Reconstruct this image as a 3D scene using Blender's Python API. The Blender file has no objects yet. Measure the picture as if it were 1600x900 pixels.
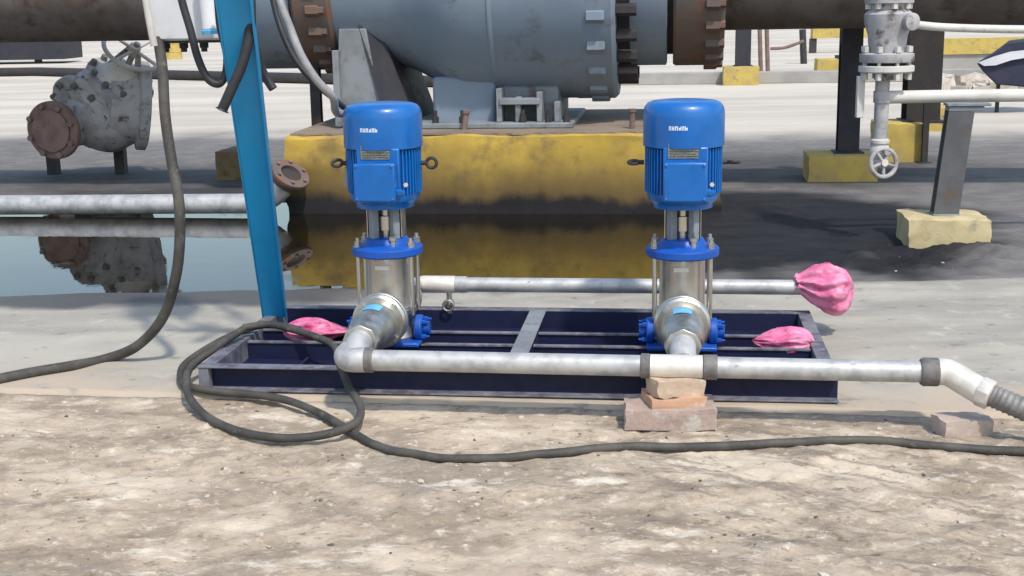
import bpy, bmesh, math, random
import numpy as np
from mathutils import Vector, Matrix, noise
random.seed(7)
rng = np.random.default_rng(7)
PI = math.pi
R = math.radians
SC = bpy.context.scene
COL = SC.collection

# ------------------------------------------------------------------ camera
F_PX, CAM_H = 2000.0, 1.55
PITCH, ROLL = math.atan(435 / F_PX), 0.018
cd = bpy.data.cameras.new('camera')
cam = bpy.data.objects.new('camera', cd)
COL.objects.link(cam)
cd.sensor_width = 36
cd.lens = F_PX / 1600 * 36
cd.clip_end = 3000
_c, _s = math.cos(PITCH), math.sin(PITCH)
FW = Vector((0, _c, -_s))
U0 = Vector((0, _s, _c))
R0 = Vector((1, 0, 0))
RT = R0 * math.cos(-ROLL) + U0 * math.sin(-ROLL)
UP = -R0 * math.sin(-ROLL) + U0 * math.cos(-ROLL)
m3 = Matrix((RT, UP, -FW)).transposed()
cam.matrix_world = Matrix.Translation((0, 0, CAM_H)) @ m3.to_4x4()
SC.camera = cam

# ------------------------------------------------------------------ light
SUN_EL, SUN_AZ = R(56), math.atan2(0.50, -1.0)      # azimuth measured from +Y towards +X
w = bpy.data.worlds.new('World')
SC.world = w
w.use_nodes = True
nt = w.node_tree
bg = nt.nodes['Background']
sky = nt.nodes.new('ShaderNodeTexSky')
sky.sky_type = 'NISHITA'
sky.sun_disc = False
sky.sun_elevation = SUN_EL
sky.sun_rotation = SUN_AZ
sky.dust_density = 1.6
sky.air_density = 1.4
sky.ozone_density = 1.2
nt.links.new(sky.outputs[0], bg.inputs[0])
bg.inputs[1].default_value = 0.15
sd = bpy.data.lights.new('sun', 'SUN')
sd.energy = 2.45
sd.angle = R(3.0)                                      # veiled by haze: no crisp shadow edge in the photo
sd.color = (1, 0.93, 0.83)
so = bpy.data.objects.new('sun', sd)
COL.objects.link(so)
sv = Vector((math.sin(SUN_AZ) * math.cos(SUN_EL), math.cos(SUN_AZ) * math.cos(SUN_EL), math.sin(SUN_EL)))
so.rotation_euler = sv.to_track_quat('Z', 'Y').to_euler()
SC.view_settings.view_transform = 'Standard'
SC.view_settings.look = 'None'
SC.view_settings.gamma = 1
SC.view_settings.exposure = 0.42
SC.render.engine = 'CYCLES'


# ------------------------------------------------------------------ helpers
def ray(x, y):
    return RT * ((x - 800) / F_PX) - UP * ((y - 450) / F_PX) + FW


def gnd(x, y, z=0.0):
    d = ray(x, y)
    return Vector((0, 0, CAM_H)) + d * ((z - CAM_H) / d.z)


def at(x, y, Y):
    d = ray(x, y)
    return Vector((0, 0, CAM_H)) + d * (Y / d.y)


class MB:
    def __init__(s):
        s.v, s.f = [], []

    def add(s, vs, fs):
        n = len(s.v)
        s.v += [tuple(p) for p in vs]
        s.f += [tuple(i + n for i in f) for f in fs]
        return s

    def box(s, x0, x1, y0, y1, z0, z1, rz=0, jit=0):
        c = Vector(((x0 + x1) / 2, (y0 + y1) / 2, 0))
        vs = []
        for z in (z0, z1):
            for x, y in ((x0, y0), (x1, y0), (x1, y1), (x0, y1)):
                p = Vector((x, y, 0)) - c
                p = Matrix.Rotation(rz, 3, 'Z') @ p + c
                vs.append((p.x + random.uniform(-jit, jit), p.y + random.uniform(-jit, jit), z + random.uniform(-jit, jit)))
        return s.add(vs, [(0, 3, 2, 1), (4, 5, 6, 7), (0, 1, 5, 4), (1, 2, 6, 5), (2, 3, 7, 6), (3, 0, 4, 7)])

    def hexa(s, lo, hi):
        """two quads (4 points each, counterclockwise seen from hi side)"""
        return s.add(list(lo) + list(hi), [(0, 3, 2, 1), (4, 5, 6, 7), (0, 1, 5, 4), (1, 2, 6, 5), (2, 3, 7, 6), (3, 0, 4, 7)])

    def lathe(s, prof, o=(0, 0, 0), ax=(0, 0, 1), n=32, caps=True, a0=0.0):
        """prof: list of (radius, distance along the axis)"""
        o, ax = Vector(o), Vector(ax).normalized()
        t = Vector((1, 0, 0)) if abs(ax.x) < .9 else Vector((0, 0, 1))
        e1 = (t - ax * t.dot(ax)).normalized()
        e2 = ax.cross(e1)
        vs, fs = [], []
        for r, h in prof:
            for k in range(n):
                a = a0 + 2 * PI * k / n
                vs.append(o + ax * h + (e1 * math.cos(a) + e2 * math.sin(a)) * r)
        m = len(prof)
        for i in range(m - 1):
            for k in range(n):
                k2 = (k + 1) % n
                fs.append((i * n + k, i * n + k2, (i + 1) * n + k2, (i + 1) * n + k))
        if caps:
            fs.append(tuple(range(n - 1, -1, -1)))
            fs.append(tuple((m - 1) * n + k for k in range(n)))
        return s.add(vs, fs)

    def cyl(s, p0, p1, r0, r1=None, n=16):
        p0, p1 = Vector(p0), Vector(p1)
        d = p1 - p0
        return s.lathe([(r0, 0), (r0 if r1 is None else r1, d.length)], p0, d, n)

    def tube(s, pts, r, n=10, closed=False, caps=True):
        pts = [Vector(p) for p in pts]
        rs = r if isinstance(r, (list, tuple)) else [r] * len(pts)
        m = len(pts)
        vs, fs = [], []
        prev = None
        for i, p in enumerate(pts):
            a = pts[(i - 1) % m] if (closed or i > 0) else p
            b = pts[(i + 1) % m] if (closed or i < m - 1) else p
            t = (b - a).normalized()
            if prev is None:
                up = Vector((0, 0, 1)) if abs(t.z) < .9 else Vector((1, 0, 0))
                e1 = (up - t * up.dot(t)).normalized()
            else:
                e1 = (prev - t * prev.dot(t)).normalized()
            prev = e1
            e2 = t.cross(e1)
            for k in range(n):
                an = 2 * PI * k / n
                vs.append(p + (e1 * math.cos(an) + e2 * math.sin(an)) * rs[i])
        for i in range(m if closed else m - 1):
            j = (i + 1) % m
            for k in range(n):
                k2 = (k + 1) % n
                fs.append((i * n + k, i * n + k2, j * n + k2, j * n + k))
        if caps and not closed:
            fs.append(tuple(range(n - 1, -1, -1)))
            fs.append(tuple((m - 1) * n + k for k in range(n)))
        return s.add(vs, fs)

    def ring(s, c, ax, Rr, r, n=28, k=8):
        c, ax = Vector(c), Vector(ax).normalized()
        t = Vector((1, 0, 0)) if abs(ax.x) < .9 else Vector((0, 0, 1))
        e1 = (t - ax * t.dot(ax)).normalized()
        e2 = ax.cross(e1)
        return s.tube([c + (e1 * math.cos(2 * PI * i / n) + e2 * math.sin(2 * PI * i / n)) * Rr for i in range(n)], r, k, closed=True)

    def prism(s, poly, y0, y1):
        """poly in x,z; extruded along y"""
        n = len(poly)
        vs = [(x, y0, z) for x, z in poly] + [(x, y1, z) for x, z in poly]
        fs = [tuple(range(n)), tuple(range(2 * n - 1, n - 1, -1))]
        fs += [((i + 1) % n, i, n + i, n + (i + 1) % n) for i in range(n)]
        return s.add(vs, fs)

    def mesh(s, name, smooth=35):
        me = bpy.data.meshes.new(name)
        me.from_pydata(s.v, [], s.f)
        bm = bmesh.new()
        bm.from_mesh(me)
        bmesh.ops.recalc_face_normals(bm, faces=bm.faces)
        bm.to_mesh(me)
        bm.free()
        if smooth:
            me.shade_smooth()
            me.set_sharp_from_angle(angle=R(smooth))
        return me

    def build(s, name, mat, parent=None, bevel=0, smooth=35, seg=2):
        me = s.mesh(name, smooth)
        me.materials.append(mat)
        o = bpy.data.objects.new(name, me)
        COL.objects.link(o)
        if parent is not None:
            o.parent = parent
        if bevel:
            b = o.modifiers.new('bevel', 'BEVEL')
            b.width = bevel
            b.segments = seg
            b.limit_method = 'ANGLE'
            b.angle_limit = R(40)
        return o


def piece(me, name, mat, parent, loc, rot=None):
    o = bpy.data.objects.new(name, me)
    if not me.materials:
        me.materials.append(mat)
    COL.objects.link(o)
    o.parent = parent
    o.location = loc
    if rot is not None:
        o.rotation_euler = rot
    return o


def spline(pts, n=10, closed=False):
    pts = [Vector(p) for p in pts]
    m = len(pts)
    out = []
    for i in range(m if closed else m - 1):
        def g(k):
            return pts[k % m] if closed else pts[max(0, min(m - 1, k))]
        p0, p1, p2, p3 = g(i - 1), g(i), g(i + 1), g(i + 2)
        for k in range(n):
            t = k / n
            out.append(0.5 * ((2 * p1) + (p2 - p0) * t + (2 * p0 - 5 * p1 + 4 * p2 - p3) * t * t + (3 * p1 - p0 - 3 * p2 + p3) * t ** 3))
    if not closed:
        out.append(pts[-1])
    return out


def tag(o, label=None, cat=None, group=None, kind=None):
    if label:
        o['label'] = label
    if cat:
        o['category'] = cat
    if group:
        o['group'] = group
    if kind:
        o['kind'] = kind
    return o


def thing(name, loc, label, cat, rz=0.0, group=None):
    o = bpy.data.objects.new(name, None)
    COL.objects.link(o)
    o.location = loc
    o.rotation_euler = (0, 0, rz)
    return tag(o, label, cat, group)


def copy_tree(o, parent=None, first=True):
    c = o.copy()
    COL.objects.link(c)
    if not first:
        c.parent = parent
    for ch in list(o.children):
        copy_tree(ch, c, False)
    return c


# ------------------------------------------------------------------ materials
def nodes(name):
    m = bpy.data.materials.new(name)
    m.use_nodes = True
    n = m.node_tree.nodes
    return m, n, m.node_tree.links, n['Principled BSDF']


def c4(c):
    return (c[0], c[1], c[2], 1)


def mixc(n, l, fac, a, b):
    x = n.new('ShaderNodeMix')
    x.data_type = 'RGBA'
    for sock, val in ((x.inputs[0], fac), (x.inputs[6], a), (x.inputs[7], b)):
        if isinstance(val, bpy.types.NodeSocket):
            l.new(val, sock)
        elif isinstance(val, (int, float)):
            sock.default_value = val
        else:
            sock.default_value = c4(val)
    return x.outputs[2]


def ntex(n, l, co, scale, detail=6, rough=.6, dist=0.0, stretch=None):
    if stretch:
        mp = n.new('ShaderNodeMapping')
        mp.inputs['Scale'].default_value = stretch
        l.new(co, mp.inputs[0])
        co = mp.outputs[0]
    t = n.new('ShaderNodeTexNoise')
    t.inputs['Scale'].default_value = scale
    t.inputs['Detail'].default_value = detail
    t.inputs['Roughness'].default_value = rough
    t.inputs['Distortion'].default_value = dist
    l.new(co, t.inputs['Vector'])
    return t.outputs['Fac']


def ramp(n, l, x, a, b, lo=0.0, hi=1.0):
    r = n.new('ShaderNodeMapRange')
    r.interpolation_type = 'SMOOTHSTEP'
    l.new(x, r.inputs[0])
    r.inputs[1].default_value = a
    r.inputs[2].default_value = b
    r.inputs[3].default_value = lo
    r.inputs[4].default_value = hi
    return r.outputs[0]


def math2(n, l, op, a, b):
    x = n.new('ShaderNodeMath')
    x.operation = op
    for i, v in ((0, a), (1, b)):
        if isinstance(v, (int, float)):
            x.inputs[i].default_value = v
        else:
            l.new(v, x.inputs[i])
    return x.outputs[0]


def surf(name, base, alt=None, scale=6, cut=(.4, .65), rough=.5, rough2=None, metal=0.0, spots=None, spot_scale=14, spot_cut=(.6, .7),
         bump=0.0, bump_scale=30, coat=0.0, stretch=None, metal_spot=None):
    """base with patches of alt and spots of a third colour (rust, dirt, bare concrete)"""
    m, n, l, b = nodes(name)
    tc = n.new('ShaderNodeTexCoord')
    oi = n.new('ShaderNodeObjectInfo')
    ad = n.new('ShaderNodeVectorMath')
    ad.operation = 'ADD'
    l.new(tc.outputs['Object'], ad.inputs[0])
    sc = n.new('ShaderNodeMath')
    sc.operation = 'MULTIPLY'
    sc.inputs[1].default_value = 17.0
    l.new(oi.outputs['Random'], sc.inputs[0])
    l.new(sc.outputs[0], ad.inputs[1])
    co = ad.outputs[0]
    col = None
    f1 = ramp(n, l, ntex(n, l, co, scale, stretch=stretch), cut[0], cut[1])
    col = mixc(n, l, f1, base, alt if alt else tuple(x * .8 for x in base))
    f2 = None
    if spots:
        f2 = ramp(n, l, ntex(n, l, co, spot_scale, 8, .65, stretch=stretch), spot_cut[0], spot_cut[1])
        col = mixc(n, l, f2, col, spots)
    l.new(col, b.inputs['Base Color'])
    rr = ramp(n, l, ntex(n, l, co, scale * 2.3), .3, .7, rough, rough2 if rough2 is not None else min(1, rough + .15))
    if f2 is not None:
        rr2 = n.new('ShaderNodeMix')
        l.new(f2, rr2.inputs[0])
        l.new(rr, rr2.inputs[2])
        rr2.inputs[3].default_value = .85
        rr = rr2.outputs[0]
    l.new(rr, b.inputs['Roughness'])
    if metal and f2 is not None:
        l.new(math2(n, l, 'MULTIPLY', math2(n, l, 'SUBTRACT', 1.0, f2), metal), b.inputs['Metallic'])
    else:
        b.inputs['Metallic'].default_value = metal
    if coat:
        b.inputs['Coat Weight'].default_value = coat
        b.inputs['Coat Roughness'].default_value = .15
    if bump:
        bp = n.new('ShaderNodeBump')
        bp.inputs['Strength'].default_value = bump
        bp.inputs['Distance'].default_value = .01
        l.new(ntex(n, l, co, bump_scale, 8, .65), bp.inputs['Height'])
        l.new(bp.outputs[0], b.inputs['Normal'])
    return m


M = {}
M['motor_blue'] = surf('blue_motor_paint', (.001, .125, .44), (.001, .105, .38), 9, rough=.3, spots=(.05, .12, .32), spot_scale=30, spot_cut=(.68, .8), coat=.35, bump=.03, bump_scale=60)
M['flange_blue'] = surf('blue_flange_paint', (.004, .08, .42), (.004, .07, .35), 12, rough=.4, spots=(.12, .16, .3), spot_scale=35, spot_cut=(.66, .78), bump=.08, bump_scale=50)
M['navy'] = surf('navy_skid_paint', (.002, .006, .044), (.0015, .004, .030), 5, rough=.55, spots=(.05, .05, .065), spot_scale=11, spot_cut=(.68, .88), bump=.05, bump_scale=40)
M['navy_dusty'] = surf('dusty_navy_paint', (.16, .165, .20), (.07, .07, .10), 9, rough=.7, spots=(.26, .25, .24), spot_scale=20, spot_cut=(.5, .75), bump=.06)
M['steel'] = surf('brushed_stainless', (.62, .60, .56), (.52, .50, .46), 8, rough=.28, rough2=.42, metal=.95, bump=.02, bump_scale=120, stretch=(1, 1, .15))
M['cast_steel'] = surf('cast_stainless', (.55, .54, .50), (.42, .41, .37), 16, rough=.3, rough2=.5, metal=.9, bump=.12, bump_scale=45)
M['galv'] = surf('galvanised_pipe', (.52, .52, .51), (.36, .365, .37), 11, rough=.42, rough2=.6, metal=.35, spots=(.22, .22, .21), spot_scale=26, spot_cut=(.62, .74), bump=.05, bump_scale=70)
M['galv_bright'] = surf('bright_zinc_fitting', (.74, .70, .64), (.62, .58, .52), 12, rough=.35, metal=.25, spots=(.4, .36, .3), spot_scale=30, spot_cut=(.64, .75), bump=.05)
M['coupling'] = surf('dull_coupling', (.20, .19, .18), (.13, .125, .12), 20, rough=.6, metal=.3, bump=.2, bump_scale=90)
M['post_blue'] = surf('blue_post_paint', (.003, .28, .58), (.003, .24, .52), 4, rough=.38, spots=(.07, .16, .26), spot_scale=16, spot_cut=(.68, .8), bump=.04, coat=.2)
M['rubber'] = surf('grey_black_cable_rubber', (.045, .042, .038), (.085, .08, .07), 7, rough=.65, spots=(.16, .145, .12), spot_scale=22, spot_cut=(.58, .72), bump=.05)
M['rubber_black'] = surf('black_cable_rubber', (.018, .018, .022), (.03, .03, .033), 7, rough=.5, bump=.05)
M['cable_grey'] = surf('grey_cable_sheath', (.30, .30, .31), (.20, .20, .21), 9, rough=.55)
M['box_white'] = surf('off_white_cabinet', (.62, .63, .66), (.52, .53, .56), 3, rough=.4, spots=(.34, .33, .32), spot_scale=9, spot_cut=(.66, .8))
M['white'] = surf('white_plastic', (.82, .84, .86), (.74, .76, .78), 5, rough=.4)
M['pink'] = surf('pink_plastic_wrap', (.66, .15, .30), (.74, .28, .43), 9, cut=(.38, .66), rough=.36, spots=(.46, .045, .155), spot_scale=13, spot_cut=(.5, .66), bump=.35, bump_scale=26)
M['pipe_rust'] = surf('weathered_brown_pipe', (.105, .085, .075), (.15, .13, .12), 2.2, rough=.62, spots=(.075, .05, .04), spot_scale=5, spot_cut=(.5, .7), bump=.1, bump_scale=18)
M['flange_rust'] = surf('rusty_brown_flange', (.15, .105, .085), (.11, .095, .09), 5, rough=.7, spots=(.19, .085, .05), spot_scale=9, spot_cut=(.5, .68), bump=.25, bump_scale=25)
M['valve_grey'] = surf('blue_grey_valve_paint', (.185, .24, .31), (.22, .27, .335), 1.6, rough=.5, spots=(.11, .115, .13), spot_scale=3.2, spot_cut=(.55, .75), bump=.06, bump_scale=20)
M['support_grey'] = surf('grey_support_paint', (.23, .255, .275), (.17, .185, .20), 4, rough=.6, spots=(.14, .12, .11), spot_scale=8, spot_cut=(.55, .7), bump=.1)
M['dark_steel'] = surf('dark_steel', (.030, .028, .032), (.045, .036, .033), 6, rough=.6, spots=(.08, .05, .04), spot_scale=12, spot_cut=(.6, .75), bump=.1)
M['navy_post'] = surf('dark_navy_post', (.02, .022, .035), (.03, .028, .035), 5, rough=.6, spots=(.06, .04, .035), spot_scale=9, spot_cut=(.6, .75))
M['yellow_dirty'] = surf('dirty_yellow_concrete', (.57, .39, .062), (.45, .30, .06), 2.6, cut=(.38, .66), rough=.8, spots=(.24, .165, .06), spot_scale=3.4, spot_cut=(.5, .74), bump=.35, bump_scale=14)
M['yellow_block'] = surf('faded_yellow_concrete', (.52, .39, .10), (.42, .32, .12), 5, rough=.85, spots=(.22, .19, .13), spot_scale=7, spot_cut=(.55, .72), bump=.3, bump_scale=22)
M['cream_block'] = surf('worn_yellow_concrete', (.56, .47, .27), (.45, .37, .20), 7, rough=.88, spots=(.30, .28, .22), spot_scale=9, spot_cut=(.52, .7), bump=.4, bump_scale=26)
M['brown_block'] = surf('brown_dirty_concrete', (.20, .14, .06), (.14, .10, .05), 5, rough=.85, spots=(.06, .045, .03), spot_scale=7, spot_cut=(.48, .68), bump=.3, bump_scale=22)
M['hose_grey'] = surf('braided_grey_hose', (.26, .25, .24), (.18, .175, .17), 20, rough=.5, metal=.3, bump=.2, bump_scale=90)
M['grout'] = surf('brown_grey_grout', (.24, .19, .145), (.17, .14, .12), 3, rough=.9, spots=(.34, .26, .10), spot_scale=6, spot_cut=(.55, .7), bump=.3)
M['support_dark'] = surf('dark_grey_support_paint', (.105, .108, .118), (.08, .08, .085), 4, rough=.6, spots=(.12, .085, .06), spot_scale=8, spot_cut=(.58, .7), bump=.1)
M['old_grey'] = surf('weathered_grey_iron', (.42, .41, .415), (.30, .295, .30), 7, rough=.7, spots=(.11, .085, .075), spot_scale=10, spot_cut=(.52, .68), bump=.3, bump_scale=28)
M['rust'] = surf('brown_rust', (.22, .145, .125), (.15, .095, .08), 7, rough=.8, spots=(.22, .13, .10), spot_scale=15, spot_cut=(.55, .7), bump=.3)
M['brick'] = surf('tan_brick', (.52, .40, .29), (.44, .33, .25), 14, rough=.9, spots=(.56, .50, .42), spot_scale=18, spot_cut=(.55, .7), bump=.4, bump_scale=60)
M['brick_orange'] = surf('orange_brick', (.56, .34, .22), (.48, .29, .2), 16, rough=.9, spots=(.58, .48, .4), spot_scale=22, spot_cut=(.55, .7), bump=.4, bump_scale=60)
M['brick_pale'] = surf('pale_dusty_brick', (.47, .38, .33), (.40, .33, .29), 12, rough=.92, spots=(.52, .47, .41), spot_scale=16, spot_cut=(.48, .64), bump=.5, bump_scale=45)
M['brick_grey'] = surf('mortar_crusted_brick', (.42, .31, .26), (.36, .28, .25), 12, rough=.92, spots=(.50, .46, .41), spot_scale=16, spot_cut=(.48, .64), bump=.6, bump_scale=45)
M['sticker_blue'] = surf('light_blue_sticker', (.10, .42, .72), (.16, .5, .78), 20, rough=.35)
M['plate'] = surf('dull_nameplate', (.20, .21, .17), (.30, .29, .24), 30, rough=.4, metal=.5, stretch=(1, 1, 4))
M['lettering'] = surf('white_lettering', (.80, .86, .92), (.74, .8, .88), 20, rough=.4)
M['tarp_blue'] = surf('dark_blue_tarpaulin', (.014, .018, .045), (.02, .025, .05), 5, rough=.6)
M['pale_pipe'] = surf('pale_painted_pipe', (.60, .58, .54), (.50, .48, .45), 6, rough=.55, spots=(.34, .31, .28), spot_scale=14, spot_cut=(.58, .72), bump=.1)
M['kerb'] = surf('grey_kerb_concrete', (.34, .33, .31), (.28, .27, .26), 2, rough=.9, bump=.2)
M['pale_stone'] = surf('pale_stone', (.55, .49, .42), (.42, .37, .31), 9, rough=.9)
M['dark_stone'] = surf('dark_stone', (.10, .085, .07), (.16, .14, .12), 9, rough=.9)

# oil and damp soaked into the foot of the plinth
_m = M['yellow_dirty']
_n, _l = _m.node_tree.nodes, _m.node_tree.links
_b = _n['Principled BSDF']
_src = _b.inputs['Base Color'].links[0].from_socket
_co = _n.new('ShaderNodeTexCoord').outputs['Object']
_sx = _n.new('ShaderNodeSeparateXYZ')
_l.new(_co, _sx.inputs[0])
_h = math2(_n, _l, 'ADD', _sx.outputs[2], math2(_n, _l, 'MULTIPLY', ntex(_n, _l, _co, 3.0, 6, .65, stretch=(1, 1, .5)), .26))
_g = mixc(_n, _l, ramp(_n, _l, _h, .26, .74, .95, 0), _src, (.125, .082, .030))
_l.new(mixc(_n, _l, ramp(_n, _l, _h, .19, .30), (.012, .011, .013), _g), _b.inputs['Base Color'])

# ------------------------------------------------------------------ frames of reference
YAW = R(-7.2)                                       # the skid and the pipeline run at this angle
UX, UY = Vector((math.cos(YAW), math.sin(YAW), 0)), Vector((-math.sin(YAW), math.cos(YAW), 0))
SKID = Vector((-1.325, 5.174, 0))                    # front left foot of the skid


def sk(u, v, z=0.0):
    return SKID + UX * u + UY * v + Vector((0, 0, z))


# ------------------------------------------------------------------ numpy noise for the terrain
_perm = rng.permutation(256)
_grad = rng.normal(size=(256, 2))
_grad /= np.linalg.norm(_grad, axis=1)[:, None]


def perlin(x, y):
    xi, yi = np.floor(x).astype(int), np.floor(y).astype(int)
    xf, yf = x - xi, y - yi
    u_, v_ = xf ** 3 * (xf * (xf * 6 - 15) + 10), yf ** 3 * (yf * (yf * 6 - 15) + 10)

    def g(ix, iy, dx, dy):
        h = _perm[(_perm[ix % 256] + iy) % 256]
        return _grad[h, 0] * dx + _grad[h, 1] * dy
    a = g(xi, yi, xf, yf)
    b = g(xi + 1, yi, xf - 1, yf)
    c = g(xi, yi + 1, xf, yf - 1)
    d = g(xi + 1, yi + 1, xf - 1, yf - 1)
    return (a + (b - a) * u_) * (1 - v_) + (c + (d - c) * u_) * v_


def fbm(x, y, s, o=4, g=.5):
    r, a = 0, 1.0
    for k in range(o):
        r = r + a * perlin(x * s + 13.7 * k, y * s + 5.1 * k)
        s *= 2.03
        a *= g
    return r


def sst(x, a, b):
    t = np.clip((x - a) / (b - a), 0, 1)
    return t * t * (3 - 2 * t)


# ------------------------------------------------------------------ ground
EA, EB = gnd(50, 613), gnd(1470, 648)               # front edge of the concrete pad
ESL = (EB.y - EA.y) / (EB.x - EA.x)


def pad_front(x):
    return EA.y + (x - EA.x) * ESL


PAD_BACK = 7.2
WATER_Z = -0.014


def shore_back(x):
    return 10.55 - .15 * x


def masks(x, y):
    n1 = fbm(x, y, .9, 4)
    n2 = fbm(x + 40, y, 3.0, 4)
    ff = pad_front(x)
    front = 1 - sst(y, ff - .02, ff + .05)
    under = sst(y, ff, ff + .08) * (1 - sst(y, PAD_BACK - .12, PAD_BACK - .02))
    pud = sst(y, PAD_BACK - .15, PAD_BACK - .05) * (1 - sst(y + .25 * n1, shore_back(x) - .25, shore_back(x) + .15))
    pud = pud * (1 - sst(x + .10 * n1 + .06 * n2 - .135 * (y - 8.6), 1.08, 1.24))
    wet = np.zeros_like(x)

    def blob(cx, cy, rx, ry, s=1.0, soft=.5):
        d = np.sqrt(((x - cx) / rx) ** 2 + ((y - cy) / ry) ** 2) + .28 * n1 + .10 * n2
        return s * (1 - sst(d, 1 - soft, 1 + soft * .35))
    for a in ((1.75, 9.0, 1.75, 1.9, 1.0, .22), (.9, 8.6, .8, 1.6, 1.0, .2), (1.2, 10.2, 1.6, .9, 1.0, .3), (-2.2, 10.9, 3.0, 1.2, .75, .5), (-.2, 10.0, 2.4, .8, 1.0, .4), (2.6, 12.3, 2.2, 1.6, .55, .6), (-3.2, 12.2, 2.4, 1.6, .5, .6), (-5, 9, 2.5, 2.5, .7, .5)):
        wet = np.maximum(wet, blob(*a))
    return front, under, pud, wet, n1, n2


def height(x, y):
    front, under, pud, wet, n1, n2 = masks(x, y)
    ff = pad_front(x)
    near = 1 - sst(ff - y, .0, .35)
    rel = .022 * fbm(x, y * 1.6, 1.3, 3) + .010 * fbm(x + 9, y * 1.5, 4.5, 3) + .011 * fbm(x + 3, y * 1.4, 12, 5, .66)
    # shallow scuffs running across the sand on the right
    sc = np.sin((x * .55 + y) * 26 + 3 * fbm(x, y, 1.1, 2)) * .006 * sst(x, .4, 1.4)
    zf = -.012 + rel * (1 - .55 * near) + sc * (1 - near) - .012 * near
    zb = .012 * n1 * sst(y, 7.5, 12) + .006 * n2 + .004
    lump = .06 * np.clip(fbm(x + 5, y, 2.4, 3) + .25, 0, 1) * np.exp(-(((x - 1.85) / .55) ** 2 + ((y - 9.7) / .5) ** 2))
    rub = .12 * np.clip(fbm(x + 2, y, 3.2, 4, .6) + .12, 0, 1) * np.exp(-(((x - 3.0) / 1.0) ** 2 + ((y - 7.75) / .42) ** 2))
    zb = np.maximum(zb, .004 - .02 * wet) + lump + rub
    z = zf * front + zb * (1 - front)
    z = z * (1 - under) - .06 * under
    z = z * (1 - pud) + pud * (-.06)
    return z


def axis(fine, step, lo, hi, g=1.07):
    a = list(np.arange(fine[0], fine[1], step))
    s, x = step, a[-1]
    while x < hi:
        s *= g
        x += s
        a.append(x)
    s, x = step, a[0]
    pre = []
    while x > lo:
        s *= g
        x -= s
        pre.append(x)
    return np.array(pre[::-1] + a)


def grid_mesh(name, X, Y, Z, attrs=None):
    ny, nx = X.shape
    v = np.stack([X, Y, Z], -1).reshape(-1, 3)
    i = np.arange(ny * nx).reshape(ny, nx)
    f = np.stack([i[:-1, :-1], i[:-1, 1:], i[1:, 1:], i[1:, :-1]], -1).reshape(-1, 4)
    me = bpy.data.meshes.new(name)
    me.vertices.add(len(v))
    me.vertices.foreach_set('co', v.ravel().astype(np.float32))
    me.loops.add(f.size)
    me.loops.foreach_set('vertex_index', f.ravel().astype(np.int32))
    me.polygons.add(len(f))
    me.polygons.foreach_set('loop_start', np.arange(0, f.size, 4, dtype=np.int32))
    me.update(calc_edges=True)
    me.validate()
    for k, a in (attrs or {}).items():
        at_ = me.attributes.new(k, 'FLOAT', 'POINT')
        at_.data.foreach_set('value', a.ravel().astype(np.float32))
    me.shade_smooth()
    return me


gx = axis((-2.6, 2.6), .022, -700, 700, 1.06)
gy = np.concatenate([axis((2.6, 6.0), .018, 1.0, 6.0, 1.2), ])
gy = gy[gy < 6.0]
gy2 = [6.0]
st = .03
while gy2[-1] < 1500:
    if gy2[-1] > 8.5:
        st *= 1.035
    gy2.append(gy2[-1] + st)
gy = np.concatenate([gy, gy2])
GX, GY = np.meshgrid(gx, gy)
front, under, pud, wet, n1, n2 = masks(GX, GY)
GZ = height(GX, GY)
far = sst(GY + .9 * n1 + .18 * GX, 15.0, 17.2)  # grey ground gives way to paler ground beyond here
ground = bpy.data.objects.new('ground', grid_mesh('ground', GX, GY, GZ, {'wet': np.clip(wet + pud, 0, 1), 'front': front, 'far': far}))
COL.objects.link(ground)
tag(ground, kind='structure')


def attr(n, name):
    a = n.new('ShaderNodeAttribute')
    a.attribute_name = name
    return a.outputs['Fac']


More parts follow.
